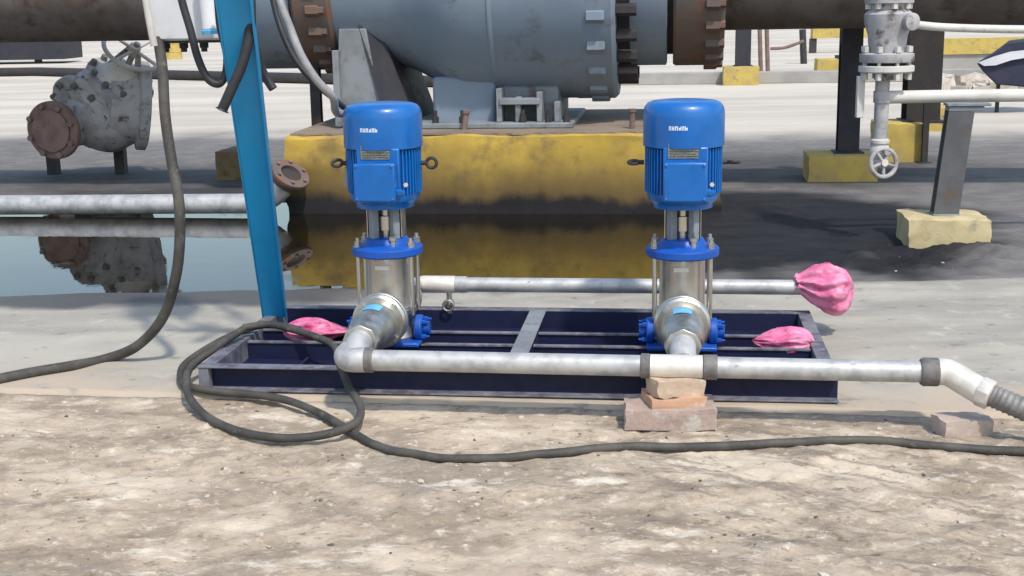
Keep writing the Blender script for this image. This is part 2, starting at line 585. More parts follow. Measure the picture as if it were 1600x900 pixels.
def ground_material():
    m, n, l, b = nodes('sandy_ground')
    co = n.new('ShaderNodeTexCoord').outputs['Object']
    big = ntex(n, l, co, .9, 5, .6, stretch=(1, 1.5, 1))
    mid = ntex(n, l, co, 3.6, 9, .74, .1, stretch=(.8, 1.3, 1))
    fine = ntex(n, l, co, 15, 9, .76, .1, stretch=(.8, 1.15, 1))
    clod = ntex(n, l, co, 30, 6, .74, .2, stretch=(.8, 1.1, 1))
    grit = ntex(n, l, co, 80, 4, .7)
    rot = n.new('ShaderNodeMapping')
    rot.inputs['Rotation'].default_value = (0, 0, R(30))
    l.new(co, rot.inputs[0])
    scuff = ntex(n, l, rot.outputs[0], 7, 8, .7, .1, stretch=(.3, 1.7, 1))
    sx = n.new('ShaderNodeSeparateXYZ')
    l.new(co, sx.inputs[0])
    right = math2(n, l, 'MULTIPLY', ramp(n, l, sx.outputs[0], -.1, .7), ramp(n, l, big, .36, .5))
    sand = mixc(n, l, ramp(n, l, mid, .42, .58), (.32, .255, .185), (.50, .405, .30))
    sand = mixc(n, l, ramp(n, l, big, .50, .64), sand, (.62, .52, .395))
    sand = mixc(n, l, math2(n, l, 'MULTIPLY', ramp(n, l, big, .46, .34), .8), sand, (.29, .24, .185))
    streak = ntex(n, l, co, 2.4, 9, .72, .15, stretch=(.6, 1.6, 1))
    sand = mixc(n, l, ramp(n, l, streak, .57, .66, 0, .9), sand, (.74, .655, .53))
    sand = mixc(n, l, math2(n, l, 'MULTIPLY', right, ramp(n, l, scuff, .50, .40, 0, .75)), sand, (.20, .165, .13))
    sand = mixc(n, l, math2(n, l, 'MULTIPLY', right, ramp(n, l, scuff, .56, .66, 0, .7)), sand, (.60, .53, .43))
    sand = mixc(n, l, ramp(n, l, fine, .53, .66, 0, .85), sand, (.68, .60, .49))
    sand = mixc(n, l, ramp(n, l, fine, .45, .33, 0, .85), sand, (.15, .122, .095))
    sand = mixc(n, l, ramp(n, l, clod, .58, .69, 0, .65), sand, (.66, .60, .51))
    sand = mixc(n, l, ramp(n, l, clod, .40, .30, 0, .65), sand, (.085, .07, .058))
    sand = mixc(n, l, math2(n, l, 'MULTIPLY', ramp(n, l, grit, .58, .72), .25), sand, (.62, .56, .48))
    sand = mixc(n, l, math2(n, l, 'MULTIPLY', ramp(n, l, grit, .40, .30), .32), sand, (.12, .10, .08))
    back = mixc(n, l, ramp(n, l, mid, .38, .66), (.135, .128, .125), (.205, .195, .185))
    back = mixc(n, l, ramp(n, l, fine, .58, .72), back, (.27, .25, .23))
    faraway = mixc(n, l, ramp(n, l, ntex(n, l, co, .35, 6, .6, stretch=(.4, 1.6, 1)), .35, .65), (.46, .415, .35), (.59, .54, .46))
    back = mixc(n, l, attr(n, 'far'), back, faraway)
    col = mixc(n, l, attr(n, 'front'), back, sand)
    mud = mixc(n, l, ramp(n, l, mid, .35, .7), (.012, .0125, .0165), (.024, .0235, .028))
    col = mixc(n, l, attr(n, 'wet'), col, mud)
    l.new(col, b.inputs['Base Color'])
    l.new(ramp(n, l, attr(n, 'wet'), 0, 1, .95, .8), b.inputs['Roughness'])
    l.new(ramp(n, l, attr(n, 'wet'), 0, 1, .4, .22), b.inputs['Specular IOR Level'])
    bp = n.new('ShaderNodeBump')
    bp.inputs['Strength'].default_value = .8
    bp.inputs['Distance'].default_value = .013
    hsum = math2(n, l, 'ADD', math2(n, l, 'ADD', fine, math2(n, l, 'MULTIPLY', clod, .5)), math2(n, l, 'MULTIPLY', grit, .3))
    l.new(hsum, bp.inputs['Height'])
    l.new(bp.outputs[0], b.inputs['Normal'])
    return m


ground.data.materials.append(ground_material())

# concrete pad under the skid
px_ = np.concatenate([np.linspace(-9, -3, 40)[:-1], np.arange(-3, 3.2, .03), np.linspace(3.2, 9, 40)])
pb = np.linspace(0, 1, 70)
PX, PB = np.meshgrid(px_, pb)
fr = pad_front(PX) + .035 * fbm(PX, PX * 0 + 3, 1.3, 4, .6)
bk = PAD_BACK + .10 * fbm(PX, PX * 0 + 9, 1.1, 4) + .0 * PX
PY = fr + (bk - fr) * PB
PZ = .004 * fbm(PX, PY, 1.5, 4)
PZ = np.where(PB < .01, -.05, np.where(PB > .99, -.08, PZ))
PY = np.where(PB < .01, fr + .016, PY)
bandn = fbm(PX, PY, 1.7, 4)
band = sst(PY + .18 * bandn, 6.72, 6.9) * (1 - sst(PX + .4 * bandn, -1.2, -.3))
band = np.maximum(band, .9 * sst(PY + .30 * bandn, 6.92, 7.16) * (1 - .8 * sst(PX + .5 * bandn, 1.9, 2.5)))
dust = 1 - sst(PY - pad_front(PX) + .26 * bandn, .06, .50)
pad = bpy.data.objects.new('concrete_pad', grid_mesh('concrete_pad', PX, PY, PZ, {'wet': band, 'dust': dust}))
COL.objects.link(pad)
tag(pad, kind='structure')


def pad_material():
    m, n, l, b = nodes('stained_concrete')
    co = n.new('ShaderNodeTexCoord').outputs['Object']
    big = ntex(n, l, co, 1.1, 6, .62, .4, stretch=(.6, 1.5, 1))
    mid = ntex(n, l, co, 5, 8, .68)
    fine = ntex(n, l, co, 38, 6, .7)
    c = mixc(n, l, ramp(n, l, big, .38, .64), (.30, .28, .24), (.42, .39, .325))
    c = mixc(n, l, ramp(n, l, mid, .54, .70), c, (.46, .43, .37))
    c = mixc(n, l, ramp(n, l, mid, .42, .30), c, (.20, .19, .165))
    c = mixc(n, l, math2(n, l, 'MULTIPLY', ramp(n, l, fine, .42, .3), .4), c, (.15, .14, .125))
    c = mixc(n, l, math2(n, l, 'MULTIPLY', attr(n, 'dust'), ramp(n, l, mid, .28, .5)), c, (.45, .37, .28))
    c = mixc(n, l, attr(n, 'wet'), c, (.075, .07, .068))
    l.new(c, b.inputs['Base Color'])
    l.new(ramp(n, l, attr(n, 'wet'), 0, 1, .9, .45), b.inputs['Roughness'])
    bp = n.new('ShaderNodeBump')
    bp.inputs['Strength'].default_value = .25
    bp.inputs['Distance'].default_value = .006
    l.new(math2(n, l, 'ADD', mid, fine), bp.inputs['Height'])
    l.new(bp.outputs[0], b.inputs['Normal'])
    return m


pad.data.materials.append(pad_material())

# standing water behind the pad
wm, wn, wl, wb = nodes('puddle_water')
wb.inputs['Base Color'].default_value = (.010, .008, .004, 1)
wb.inputs['Roughness'].default_value = .015
wb.inputs['IOR'].default_value = 1.52
wco = wn.new('ShaderNodeTexCoord').outputs['Object']
wbp = wn.new('ShaderNodeBump')
wbp.inputs['Strength'].default_value = .10
wbp.inputs['Distance'].default_value = .004
wl.new(ntex(wn, wl, wco, 6, 3, .5), wbp.inputs['Height'])
wl.new(ramp(wn, wl, ntex(wn, wl, wco, 2.2, 6, .65, .5), .50, .66, .012, .11), wb.inputs['Roughness'])
wl.new(wbp.outputs[0], wb.inputs['Normal'])
mb = MB()
mb.add([(-14, 7.0, WATER_Z), (1.75, 7.0, WATER_Z), (1.75, 10.6, WATER_Z), (-14, 12.6, WATER_Z)], [(0, 1, 2, 3)])
tag(mb.build('puddle_water', wm), kind='structure')

# loose stones and clods on the sand: too many to count
def stones(name, count, smin, smax, mat, seed):
    r = random.Random(seed)
    mb = MB()
    base = []
    bm = bmesh.new()
    bmesh.ops.create_icosphere(bm, subdivisions=1, radius=1)
    bv = [v.co.copy() for v in bm.verts]
    bf = [tuple(v.index for v in f.verts) for f in bm.faces]
    bm.free()
    pts = []
    while len(pts) < count:
        x = r.uniform(-2.6, 2.6)
        y = r.uniform(2.9, 5.4) if r.random() < .8 else r.uniform(7.3, 8.2)
        if y < 6 and y > pad_front(x) - .01:
            continue
        if y > 6 and x < 2.2:
            continue
        if noise.noise(Vector((x * 1.3, y * 1.3, seed))) < r.uniform(-.5, .25):
            continue
        pts.append((x, y))
    hz = height(np.array([p[0] for p in pts]), np.array([p[1] for p in pts]))
    for (x, y), z in zip(pts, hz):
        s = smin + (smax - smin) * r.random() ** 3
        a = Matrix.Rotation(r.uniform(0, 6.28), 3, 'Z')
        e = Vector((s * r.uniform(.8, 1.5), s * r.uniform(.7, 1.1), s * r.uniform(.4, .75)))
        vs = []
        for p in bv:
            q = Vector((p.x * e.x, p.y * e.y, p.z * e.z)) * r.uniform(.75, 1.2)
            q = a @ q
            vs.append((q.x + x, q.y + y, q.z + z + s * .12))
        mb.add(vs, bf)
    o = mb.build(name, mat, smooth=0)
    return tag(o, kind='stuff')


stones('pale_pebbles', 420, .003, .014, M['pale_stone'], 3)
stones('dark_pebbles', 260, .003, .010, M['dark_stone'], 5)

# ------------------------------------------------------------------ pump skid
skid = thing('pump_skid', SKID, 'long low navy steel channel frame carrying the two blue pumps', 'skid frame', YAW)
SL, SW, SH, FL, TH = 2.63, 1.15, .112, .055, .007


def channel(mb, x0, x1, y0, h, openy=-1):
    """channel along x whose web stands at y0 and whose flanges point towards openy"""
    y1 = y0 + openy * FL
    a, b = min(y0, y1), max(y0, y1)
    w0, w1 = (y0 - TH, y0) if openy < 0 else (y0, y0 + TH)
    mb.box(x0, x1, w0, w1, TH, h - TH)


zb = .006
b = MB()
b.box(.0, SL, .050, .058, zb + TH, SH - TH)
b.build('front_channel_web', M['navy'], skid)
MB().box(-.002, SL, .0, .060, SH - TH, SH).build('channel_flange', M['navy_dusty'], skid, bevel=.002)
MB().box(-.002, SL, .0, .060, zb, zb + TH).build('channel_flange', M['navy_dusty'], skid, bevel=.002)
b = MB().box(0, SL, SW - .058, SW - .050, zb + TH, SH - TH)
b.build('rear_channel_web', M['navy'], skid)
MB().box(0, SL, SW - .060, SW, SH - TH, SH).build('channel_flange', M['navy_dusty'], skid, bevel=.002)
MB().box(0, SL, SW - .060, SW, zb, zb + TH).build('channel_flange', M['navy_dusty'], skid, bevel=.002)
for x0, nm in ((0, 'side_channel'), (SL - .06, 'side_channel')):
    e = .052 if x0 == 0 else 0
    b = MB().box(x0 + e, x0 + e + .008, .061, SW - .061, zb + TH, SH - TH)
    b.box(x0, x0 + .06, .061, SW - .061, SH - TH, SH - .001).box(x0, x0 + .06, .061, SW - .061, zb, zb + TH)
    b.build(nm, M['navy_dusty'], skid, bevel=.0015)
MB().box(.001, .045, .004, .049, zb + TH + .001, SH - TH - .001).build('end_plate', M['navy_dusty'], skid, bevel=.003)
b = MB().box(1.285, 1.365, .062, SW - .062, SH - .004, SH + .003).box(1.32, 1.328, .062, SW - .062, .02, SH - .005)
b.build('cross_beam', M['support_grey'], skid, bevel=.002)
for v0 in (.455, .675):
    MB().box(.066, 1.283, v0, v0 + .024, SH - .018, SH - .008).build('pump_rail', M['navy_dusty'], skid, bevel=.002)
    MB().box(1.367, SL - .066, v0, v0 + .024, SH - .018, SH - .008).build('pump_rail', M['navy_dusty'], skid, bevel=.002)
    MB().box(.066, 1.283, v0 + .008, v0 + .014, .015, SH - .019).build('rail_web', M['navy'], skid)
    MB().box(1.367, SL - .066, v0 + .008, v0 + .014, .015, SH - .019).build('rail_web', M['navy'], skid)
MB().box(.0085, SL - .0085, .0585, SW - .0585, .0155, .0195).build('dark_floor_sheet', M['navy'], skid)  # navy sheet added to make the inside of the frame dark
MB().box(.40, .412, .062, .25, .03, SH - .02).build('stiffener', M['navy'], skid, bevel=.002)

# ------------------------------------------------------------------ pumps
def make_pump(loc, label):
    t = thing('vertical_pump', loc, label, 'pump', YAW, 'blue vertical pumps on the skid')
    # base casting with its two blue side flanges
    b = MB().lathe([(.115, .012), (.122, .03), (.112, .05), (.104, .075), (.106, .12), (.116, .135), (.118, .15)], n=40)
    b.build('pump_base', M['cast_steel'], t)
    b = MB().box(-.15, .15, -.12, .12, -.006, .014)
    b.build('foot_plate', M['flange_blue'], t, bevel=.006)
    for s in (-1, 1):
        b = MB().lathe([(.052, 0), (.058, .006), (.058, .03), (.05, .036)], (s * .118, -.02, .062), (s, 0, 0), 24)
        b.lathe([(.03, 0), (.03, .03)], (s * .154, -.02, .062), (s, 0, 0), 20)
        fl = b.build('side_flange', M['flange_blue'], t, bevel=.002)
        for k in range(4):
            a = PI / 4 + k * PI / 2
            q = MB().lathe([(.011, 0), (.011, .022)], (s * .148, -.02 + .046 * math.cos(a), .062 + .046 * math.sin(a)), (s, 0, 0), 6)
            q.cyl((s * .165, -.02 + .046 * math.cos(a), .062 + .046 * math.sin(a)), (s * .185, -.02 + .046 * math.cos(a), .062 + .046 * math.sin(a)), .006, n=8)
            q.build('flange_bolt', M['flange_blue'], fl)
    # sleeve and tie rods
    MB().lathe([(.110, .150), (.110, .160), (.100, .163), (.098, .17), (.098, .375), (.100, .383), (.104, .386), (.104, .394)], n=48).build('outer_sleeve', M['steel'], t)
    MB().box(-.036, .026, -.1005, -.0945, .338, .356).build('sleeve_pale_strip', M['galv_bright'], t)  # thin pale strip across the upper front of the sleeve
    for sx in (-1, 1):
        for sy in (-1, 1):
            MB().cyl((sx * .118, sy * .066, .13), (sx * .118, sy * .066, .40), .010, n=12).build('tie_rod', M['steel'], t)
    # pump head
    hd = MB().lathe([(.150, .394), (.157, .400), (.157, .426), (.150, .433), (.112, .440), (.098, .452), (.090, .468), (.076, .472)], n=48)
    hd = hd.build('pump_head', M['flange_blue'], t)
    for sx in (-1, 1):
        for sy in (-1, 1):
            q = MB().lathe([(.018, .434), (.018, .440)], (sx * .118, sy * .066, 0), n=16).lathe([(.015, .4405), (.015, .458)], (sx * .118, sy * .066, 0), n=6)
            q.cyl((sx * .118, sy * .066, .458), (sx * .118, sy * .066, .474), .0085, n=10)
            q.build('head_nut', M['cast_steel'], hd)
    q = MB().lathe([(.012, 0), (.012, .03), (.017, .032), (.017, .046), (.009, .05)], (.045, -.088, .436), n=10)
    q.build('vent_plug', M['cast_steel'], hd)
    # lantern with coupling
    b = MB()
    for k in range(4):
        a = PI / 4 + k * PI / 2
        x, y = .066 * math.cos(a), .066 * math.sin(a)
        b.box(x - .017, x + .017, y - .017, y + .017, .468, .602, rz=a)
    b.build('lantern_column', M['support_grey'], t, bevel=.004)
    b = MB().lathe([(.030, .47), (.030, .50), (.042, .503), (.042, .565), (.030, .568), (.030, .60)], n=24)
    b.build('shaft_coupling', M['steel'], t)
    for s in (-1, 1):
        MB().box(s * .076 - .0015, s * .076 + .0015, -.046, .046, .474, .598).build('coupling_guard', M['steel'], t)
    # motor
    prof = [(.088, .600), (.126, .606), (.128, .622), (.135, .632), (.147, .640), (.152, .655), (.152, .872), (.146, .878)]
    b = MB().lathe(prof, n=72)
    for k in range(56):
        a = 2 * PI * (k + .5) / 56
        d = (a - 1.5 * PI + PI) % (2 * PI) - PI
        if abs(d - .05) < .60:
            continue
        c, s_ = math.cos(a), math.sin(a)
        p = lambda r, w_, z: (r * c - w_ * s_, r * s_ + w_ * c, z)
        lo = [p(.149, -.0035, .668), p(.163, -.0028, .675), p(.163, .0028, .675), p(.149, .0035, .668)]
        hi = [p(.149, -.0035, .866), p(.163, -.0028, .862), p(.163, .0028, .862), p(.149, .0035, .866)]
        b.hexa(lo, hi)
    b.build('motor_housing', M['motor_blue'], t)
    # end shield bolts and a pad that carries the plate and the terminal box
    b = MB().box(-.085, .100, -.156, -.10, .668, .874)
    b.build('mounting_pad', M['motor_blue'], t, bevel=.006)
    np_ = MB().box(-.065, .060, -.1592, -.1562, .828, .890).build('nameplate', M['plate'], t, bevel=.0006)
    b = MB()
    for r_ in range(5):
        x = -.058
        while x < .045:
            w_ = random.uniform(.006, .02)
            b.box(x, x + w_, -.1599, -.1593, .835 + r_ * .0102, .838 + r_ * .0102)
            x += w_ + .004
    b.build('plate_lettering', M['dark_steel'], np_)
    tb = MB().box(-.080, .090, -.212, -.1565, .660, .815).build('terminal_box', M['motor_blue'], t, bevel=.010, seg=3)
    MB().box(-.084, .094, -.228, -.2125, .656, .819).build('terminal_lid', M['motor_blue'], tb, bevel=.008, seg=3)
    for x in (-.072, .082):
        for z in (.668, .807):
            MB().lathe([(.006, 0), (.006, .004), (.003, .006)], (x, -.2282, z), (0, -1, 0), 8).build('lid_screw', M['motor_blue'], tb)
    MB().lathe([(.016, 0), (.016, .022), (.011, .024), (.011, .036)], (.091, -.187, .690), (1, 0, 0), 6).build('cable_gland', M['motor_blue'], tb)
    MB().lathe([(.010, 0), (.010, .008)], (.118, -.118, .715), (0, -1, 0), 6).build('earth_screw', M['galv_bright'], t)
    # fan cover
    pr = [(.170, .868), (.171, .876), (.171, .995), (.170, 1.012), (.165, 1.031), (.153, 1.046), (.134, 1.054), (.100, 1.058), (.03, 1.060), (.001, 1.060)]
    fc = MB().lathe(pr, n=64, caps=False).build('fan_cover', M['motor_blue'], t, smooth=60)
    b = MB()
    x = -.24
    ch = 0
    for wd in (.07, .07, .08, .07, .06, .07):             # the short white word: too blurred in the photo to read
        for part in range(2):
            a0, a1 = x + part * wd * .55, x + part * wd * .55 + wd * .28
            r_ = .1718
            vs = []
            z0, z1 = (.944, .961) if (ch + part) % 3 else (.944, .956)
            for z in (z0, z1):
                for a in (a0, a1):
                    vs.append((r_ * math.sin(a - .13), -r_ * math.cos(a - .13), z))
            b.add(vs, [(0, 1, 3, 2)])
        a0, a1 = x, x + wd * .83
        z0 = .949 if ch % 2 else .957
        b.add([(r_ * math.sin(a - .13) * 1.001, -r_ * math.cos(a - .13) * 1.001, z) for z in (z0, z0 + .004) for a in (a0, a1)], [(0, 1, 3, 2)])
        x += wd * 1.12
        ch += 1
    b.build('white_lettering', M['lettering'], fc, smooth=0)
    # lifting eyes
    for s in (-1, 1):
        b = MB().cyl((0, 0, 0), (.02, 0, 0), .010, n=10).ring((.044, 0, 0), (0, 1, 0), .022, .0075, 20, 8)
        e = b.build('lifting_eye', M['dark_steel'], t)
        e.location = (s * .166, 0, .795)
        e.rotation_euler = (0, 0, 0 if s > 0 else PI)
    return t


PUMP_U, PUMP_V, BASE_Z = (.72, 2.015), .50, .110
pump = make_pump(sk(PUMP_U[0], PUMP_V, BASE_Z), 'blue motor vertical pump at the end of the skid beside the leaning blue post')
pump2 = copy_tree(pump)
pump2.location = sk(PUMP_U[1], PUMP_V, BASE_Z)
pump2['label'] = 'blue motor vertical pump whose pipe tee rests on the bricks, nearer the big pink wrap'
for c in pump2.children:
    if c.name.startswith('lifting_eye'):
        c.rotation_euler.x = R(78)
for c in pump.children:
    if c.name.startswith('lifting_eye') and c.location.x < 0:
        c.rotation_euler.x = R(55)

# ------------------------------------------------------------------ check valves between pumps and front pipe
PZ_ = .245
PIPE_V, PIPE_Z, PIPE_R = -.19, .207, .041


def make_check(loc, label):
    t = thing('check_valve', loc, label, 'valve', YAW, 'check valves on the pump ports')
    d = (0, -1, 0)                                       # towards the front pipe; origin on the pump axis
    MB().lathe([(.066, .09), (.066, .165)], (0, 0, 0), d, 28).build('port_neck', M['cast_steel'], t)
    f = MB().lathe([(.113, .166), (.119, .170), (.119, .190), (.113, .194)], (0, 0, 0), d, 40).build('flange', M['steel'], t)
    f2 = MB().lathe([(.112, .198), (.118, .202), (.118, .222), (.108, .230)], (0, 0, 0), d, 40).build('flange', M['steel'], t)
    for k in range(4):
        a = PI / 4 + k * PI / 2
        MB().lathe([(.014, .223), (.014, .242)], (.098 * math.cos(a), 0, .098 * math.sin(a)), d, 6).build('flange_bolt', M['cast_steel'], f2)
    bd = MB().lathe([(.078, .222), (.080, .238), (.090, .26), (.092, .33), (.090, .40), (.080, .44), (.068, .465), (.068, .51), (.062, .52)], (0, 0, 0), d, 40)
    bd = bd.build('valve_body', M['cast_steel'], t)
    vs, fs = [], []
    for i in range(7):                                   # curved sticker on the body
        a = R(66 + i * 8)
        for h in (.285, .375):
            vs.append((.0932 * math.cos(a), -h, .0932 * math.sin(a)))
    for i in range(6):
        fs.append((2 * i, 2 * i + 1, 2 * i + 3, 2 * i + 2))
    MB().add(vs, fs).build('sticker', M['sticker_blue'], bd)
    MB().lathe([(.066, .52), (.074, .523), (.074, .570), (.064, .573)], (0, 0, 0), d, 8).build('union_nut', M['cast_steel'], t, bevel=.003)
    # neck that bends down to the pipe
    L = PUMP_V - PIPE_V
    dz = PIPE_Z - PZ_
    b = MB().tube(spline([(0, -.56, 0), (0, -.60, 0), (0, -.64, dz * .5), (0, -L + .015, dz * .95)], 8), .052, 20)
    b.build('bend', M['galv'], t)
    return t


cv = make_check(sk(PUMP_U[0], PUMP_V, PZ_), 'shiny round check valve facing forward from the pump beside the blue post')
cv2 = copy_tree(cv)
cv2.location = sk(PUMP_U[1], PUMP_V, PZ_)
cv2['label'] = 'shiny round check valve with light blue sticker just above the tee on the bricks'

# ------------------------------------------------------------------ front and rear pipes
front_pipe = thing('manifold_pipe', sk(PUMP_U[0], PIPE_V, 0) - UX * PUMP_U[0] + UY * .013, 'long grey galvanised pipe along the front of the skid, resting on bricks', 'pipe', YAW - R(1.1), 'galvanised header pipes of the pumps')
END_U = 2.90
D1 = (1, 0, 0)
u0, u1 = PUMP_U
z = PIPE_Z
MB().lathe([(PIPE_R, u0 + .07), (PIPE_R, u1 - .155)], (0, 0, z), D1, 24).build('pipe_length', M['galv'], front_pipe)
MB().lathe([(PIPE_R, u1 + .125), (PIPE_R * .98, END_U)], (0, 0, z), D1, 24).build('pipe_length', M['galv'], front_pipe)
# end elbow under the left check valve
b = MB().tube(spline([(u0 - .03, .075, z + .01), (u0 - .035, .03, z + .004), (u0 - .01, .0, z), (u0 + .05, 0, z)], 8), .050, 20)
b.build('elbow', M['galv'], front_pipe)
MB().lathe([(.050, u0 + .05), (.050, u0 + .085)], (0, 0, z), D1, 24).build('coupling', M['coupling'], front_pipe, bevel=.003)
MB().lathe([(.0455, u1 - .125), (.0455, u1 + .075)], (0, 0, z), D1, 24).build('tee', M['galv_bright'], front_pipe, bevel=.002)
MB().lathe([(.048, u1 - .160), (.048, u1 - .126)], (0, 0, z), D1, 24).build('coupling', M['coupling'], front_pipe, bevel=.003)
MB().lathe([(.048, u1 + .076), (.048, u1 + .130)], (0, 0, z), D1, 24).build('coupling', M['coupling'], front_pipe, bevel=.003)
MB().lathe([(.047, END_U - .01), (.0535, END_U), (.0535, END_U + .05), (.0515, END_U + .055)], (0, 0, z), D1, 24).build('coupling', M['coupling'], front_pipe)
eb = MB().tube(spline([(END_U + .04, 0, z), (END_U + .09, -.005, z), (END_U + .15, -.03, z - .03), (END_U + .20, -.06, z - .055)], 8), .050, 20)
eb.build('end_elbow', M['galv_bright'], front_pipe)
e0 = Vector((END_U + .19, -.055, z - .050))
ed = Vector((.09, -.05, -.028)).normalized()
MB().lathe([(.052, 0), (.056, .006), (.056, .045), (.050, .05)], e0, ed, 8).build('hose_coupling', M['galv_bright'], front_pipe, bevel=.003)
hose = MB()
hp = spline([sk(0, PIPE_V - .045) + UX * (e0 + ed * .04).x + UY * (e0 + ed * .04).y + Vector((0, 0, (e0 + ed * .04).z)),
             sk(END_U + .36, PIPE_V - .18, .10), sk(END_U + .52, PIPE_V - .25, .045), sk(END_U + .9, PIPE_V - .30, .035), sk(END_U + 1.6, PIPE_V - .2, .035)], 24)
rr = [.040 + (.004 if i % 3 == 0 else 0) for i in range(len(hp))]
hose.tube(hp, rr, 16)
tag(hose.build('ribbed_hose', M['hose_grey'], smooth=50), 'dull grey ribbed hose joined to the bent end of the front pipe', 'hose')

rear_pipe = thing('manifold_pipe', sk(0, 1.115, .025), 'grey galvanised pipe behind the pumps with its end wrapped in pink', 'pipe', YAW, 'galvanised header pipes of the pumps')
MB().lathe([(.036, u0 + .19), (.036, SL + .10)], (0, 0, z), D1, 24).build('pipe_length', M['galv'], rear_pipe)
b = MB().lathe([(.040, u0 + .02), (.043, u0 + .03), (.043, u0 + .19), (.040, u0 + .195)], (0, 0, z), D1, 20)
b.build('end_tee', M['galv_bright'], rear_pipe)
MB().lathe([(.041, u0 + .19), (.041, u0 + .25)], (0, 0, z), D1, 20).build('coupling', M['galv'], rear_pipe)
for uu in (u0, u1):
    MB().cyl((uu, -.01, z), (uu, -.50, z + .02), .036, n=20).build('branch', M['galv'], rear_pipe)
    MB().lathe([(.092, .34), (.095, .345), (.095, .365), (.092, .37)], (uu, 0, z + .014), (0, -1, 0), 32).build('flange', M['steel'], rear_pipe)
# small valve hanging from the rear pipe end beside the left pump
b = MB().cyl((u0 + .165, -.02, z - .03), (u0 + .165, -.02, z - .14), .014, n=12)
b.lathe([(.016, -.07), (.026, -.055), (.026, -.035), (.016, -.02)], (u0 + .165, -.02, z - .05), (0, 0, 1), 12)
b.ring((u0 + .165, -.055, z - .095), (0, 1, 0), .026, .006, 18, 8)
b.build('drain_cock', M['cast_steel'], rear_pipe)

# ------------------------------------------------------------------ pink plastic wraps
def wrap_bag(loc, prof, sag, squash, label, seed, rz=0.0, folds=9, mat=None):
    """a sheet gathered at one end: prof is (distance along x, radius), with radial pleats that fade away from the neck"""
    n, vs, fs = 96, [], []
    dense = spline([(x, r, 0) for x, r in prof], 8)
    L0, L1 = prof[0][0], prof[-1][0]
    for q in dense:
        t = (q.x - L0) / (L1 - L0)
        for k in range(n):
            a = 2 * PI * k / n
            c, s_ = math.cos(a), math.sin(a)
            w1 = noise.noise(Vector((c * 1.4 + seed, s_ * 1.4, t * 2.0)))
            w2 = noise.noise(Vector((c * 3.2, s_ * 3.2 + seed, t * 3.2)))
            pleat = math.sin(folds * a + 3.2 * w1 + seed) * (.17 * (1 - t) + .035)
            w3 = noise.noise(Vector((c * 6.5 + seed, s_ * 6.5, t * 7)))
            crease = .17 * (abs(w2) - .2) + .10 * (abs(w3) - .2)
            r = max(.002, q.y) * (1 + pleat + .24 * w1 - crease)
            y, z = r * c * squash[0], r * s_ * squash[1]
            if s_ < 0:
                z *= 1 + sag * t * s_ * s_
            vs.append((q.x + .02 * w1 + .012 * w2, y, z - .04 * sag * t))
    m = len(dense)
    for i in range(m - 1):
        for k in range(n):
            fs.append((i * n + k, i * n + (k + 1) % n, (i + 1) * n + (k + 1) % n, (i + 1) * n + k))
    fs.append(tuple(range(n - 1, -1, -1)))
    fs.append(tuple((m - 1) * n + k for k in range(n)))
    o = MB().add(vs, fs).build('pink_wrap', M['pink'], smooth=75)
    o.location = loc
    o.rotation_euler.z = rz
    return tag(o, label, 'plastic wrap', 'pink plastic wraps over open pipe ends')


wrap_bag(sk(SL + .04, 1.115, PIPE_Z + .045), [(-.115, .046), (-.10, .042), (-.08, .052), (-.03, .084), (.03, .104), (.08, .106), (.12, .088), (.142, .05), (.148, .004)], .42, (1, .92),
         'large crumpled pink plastic wrap tied over the open end of the rear pipe', 2, YAW)
wrap_bag(sk(.345, .60, .118), [(-.15, .004), (-.13, .03), (-.08, .058), (.0, .072), (.06, .060), (.11, .034), (.16, .016)], .0, (1.2, .82),
         'flat pink plastic wrap lying in the skid beside the blue post', 5, YAW, 7)
wrap_bag(sk(2.47, .55, .112), [(-.14, .004), (-.12, .026), (-.06, .056), (.0, .072), (.05, .068), (.09, .046), (.11, .004)], .0, (1.2, .85),
         'small pale pink plastic wrap on the skid rails below the large pink wrap', 8, YAW, 7)

# ------------------------------------------------------------------ bricks under the tee
def brick(loc, size, rz, mat, label, seed):
    r = random.Random(seed)
    bm = bmesh.new()
    bmesh.ops.create_cube(bm, size=1)
    bmesh.ops.subdivide_edges(bm, edges=bm.edges, cuts=5, use_grid_fill=True)
    for v in bm.verts:
        p = Vector((v.co.x * size[0], v.co.y * size[1], v.co.z * size[2]))
        edge = sum(1 for c in v.co if abs(abs(c) - .5) < 1e-4)
        n_ = noise.noise_vector(p * 22 + Vector((seed, 0, 0)))
        p += n_ * (.004 + .003 * edge)
        if edge >= 2:
            p *= .985
        v.co = p
    me = bpy.data.meshes.new('brick')
    bm.to_mesh(me)
    bm.free()
    me.shade_smooth()
    me.set_sharp_from_angle(angle=R(45))
    me.materials.append(mat)
    o = bpy.data.objects.new('brick', me)
    COL.objects.link(o)
    o.location = loc
    o.rotation_euler.z = rz
    return tag(o, label, 'brick', 'bricks stacked under the pipe tee')


BU = u1 - .04
PIPE_V -= .03
brick(sk(BU - .01, PIPE_V - .005, .026), (.345, .21, .082), YAW + R(3), M['brick_grey'], 'wide mortar crusted brick at the bottom of the stack under the pipe', 1)
brick(sk(BU + .005, PIPE_V - .0, .0855), (.215, .16, .034), YAW + R(16), M['brick_orange'], 'thin orange brick in the middle of the stack under the pipe', 2)
brick(sk(BU + .01, PIPE_V - .0, .137), (.195, .13, .066), YAW + R(22), M['brick'], 'tan brick on top of the stack, directly under the pipe tee', 3)
brick(gnd(1503, 668) + Vector((0, 0, .008)), (.19, .11, .075), R(8), M['brick_pale'], 'pale pinkish broken brick half sunk in sand below the ribbed hose', 4)

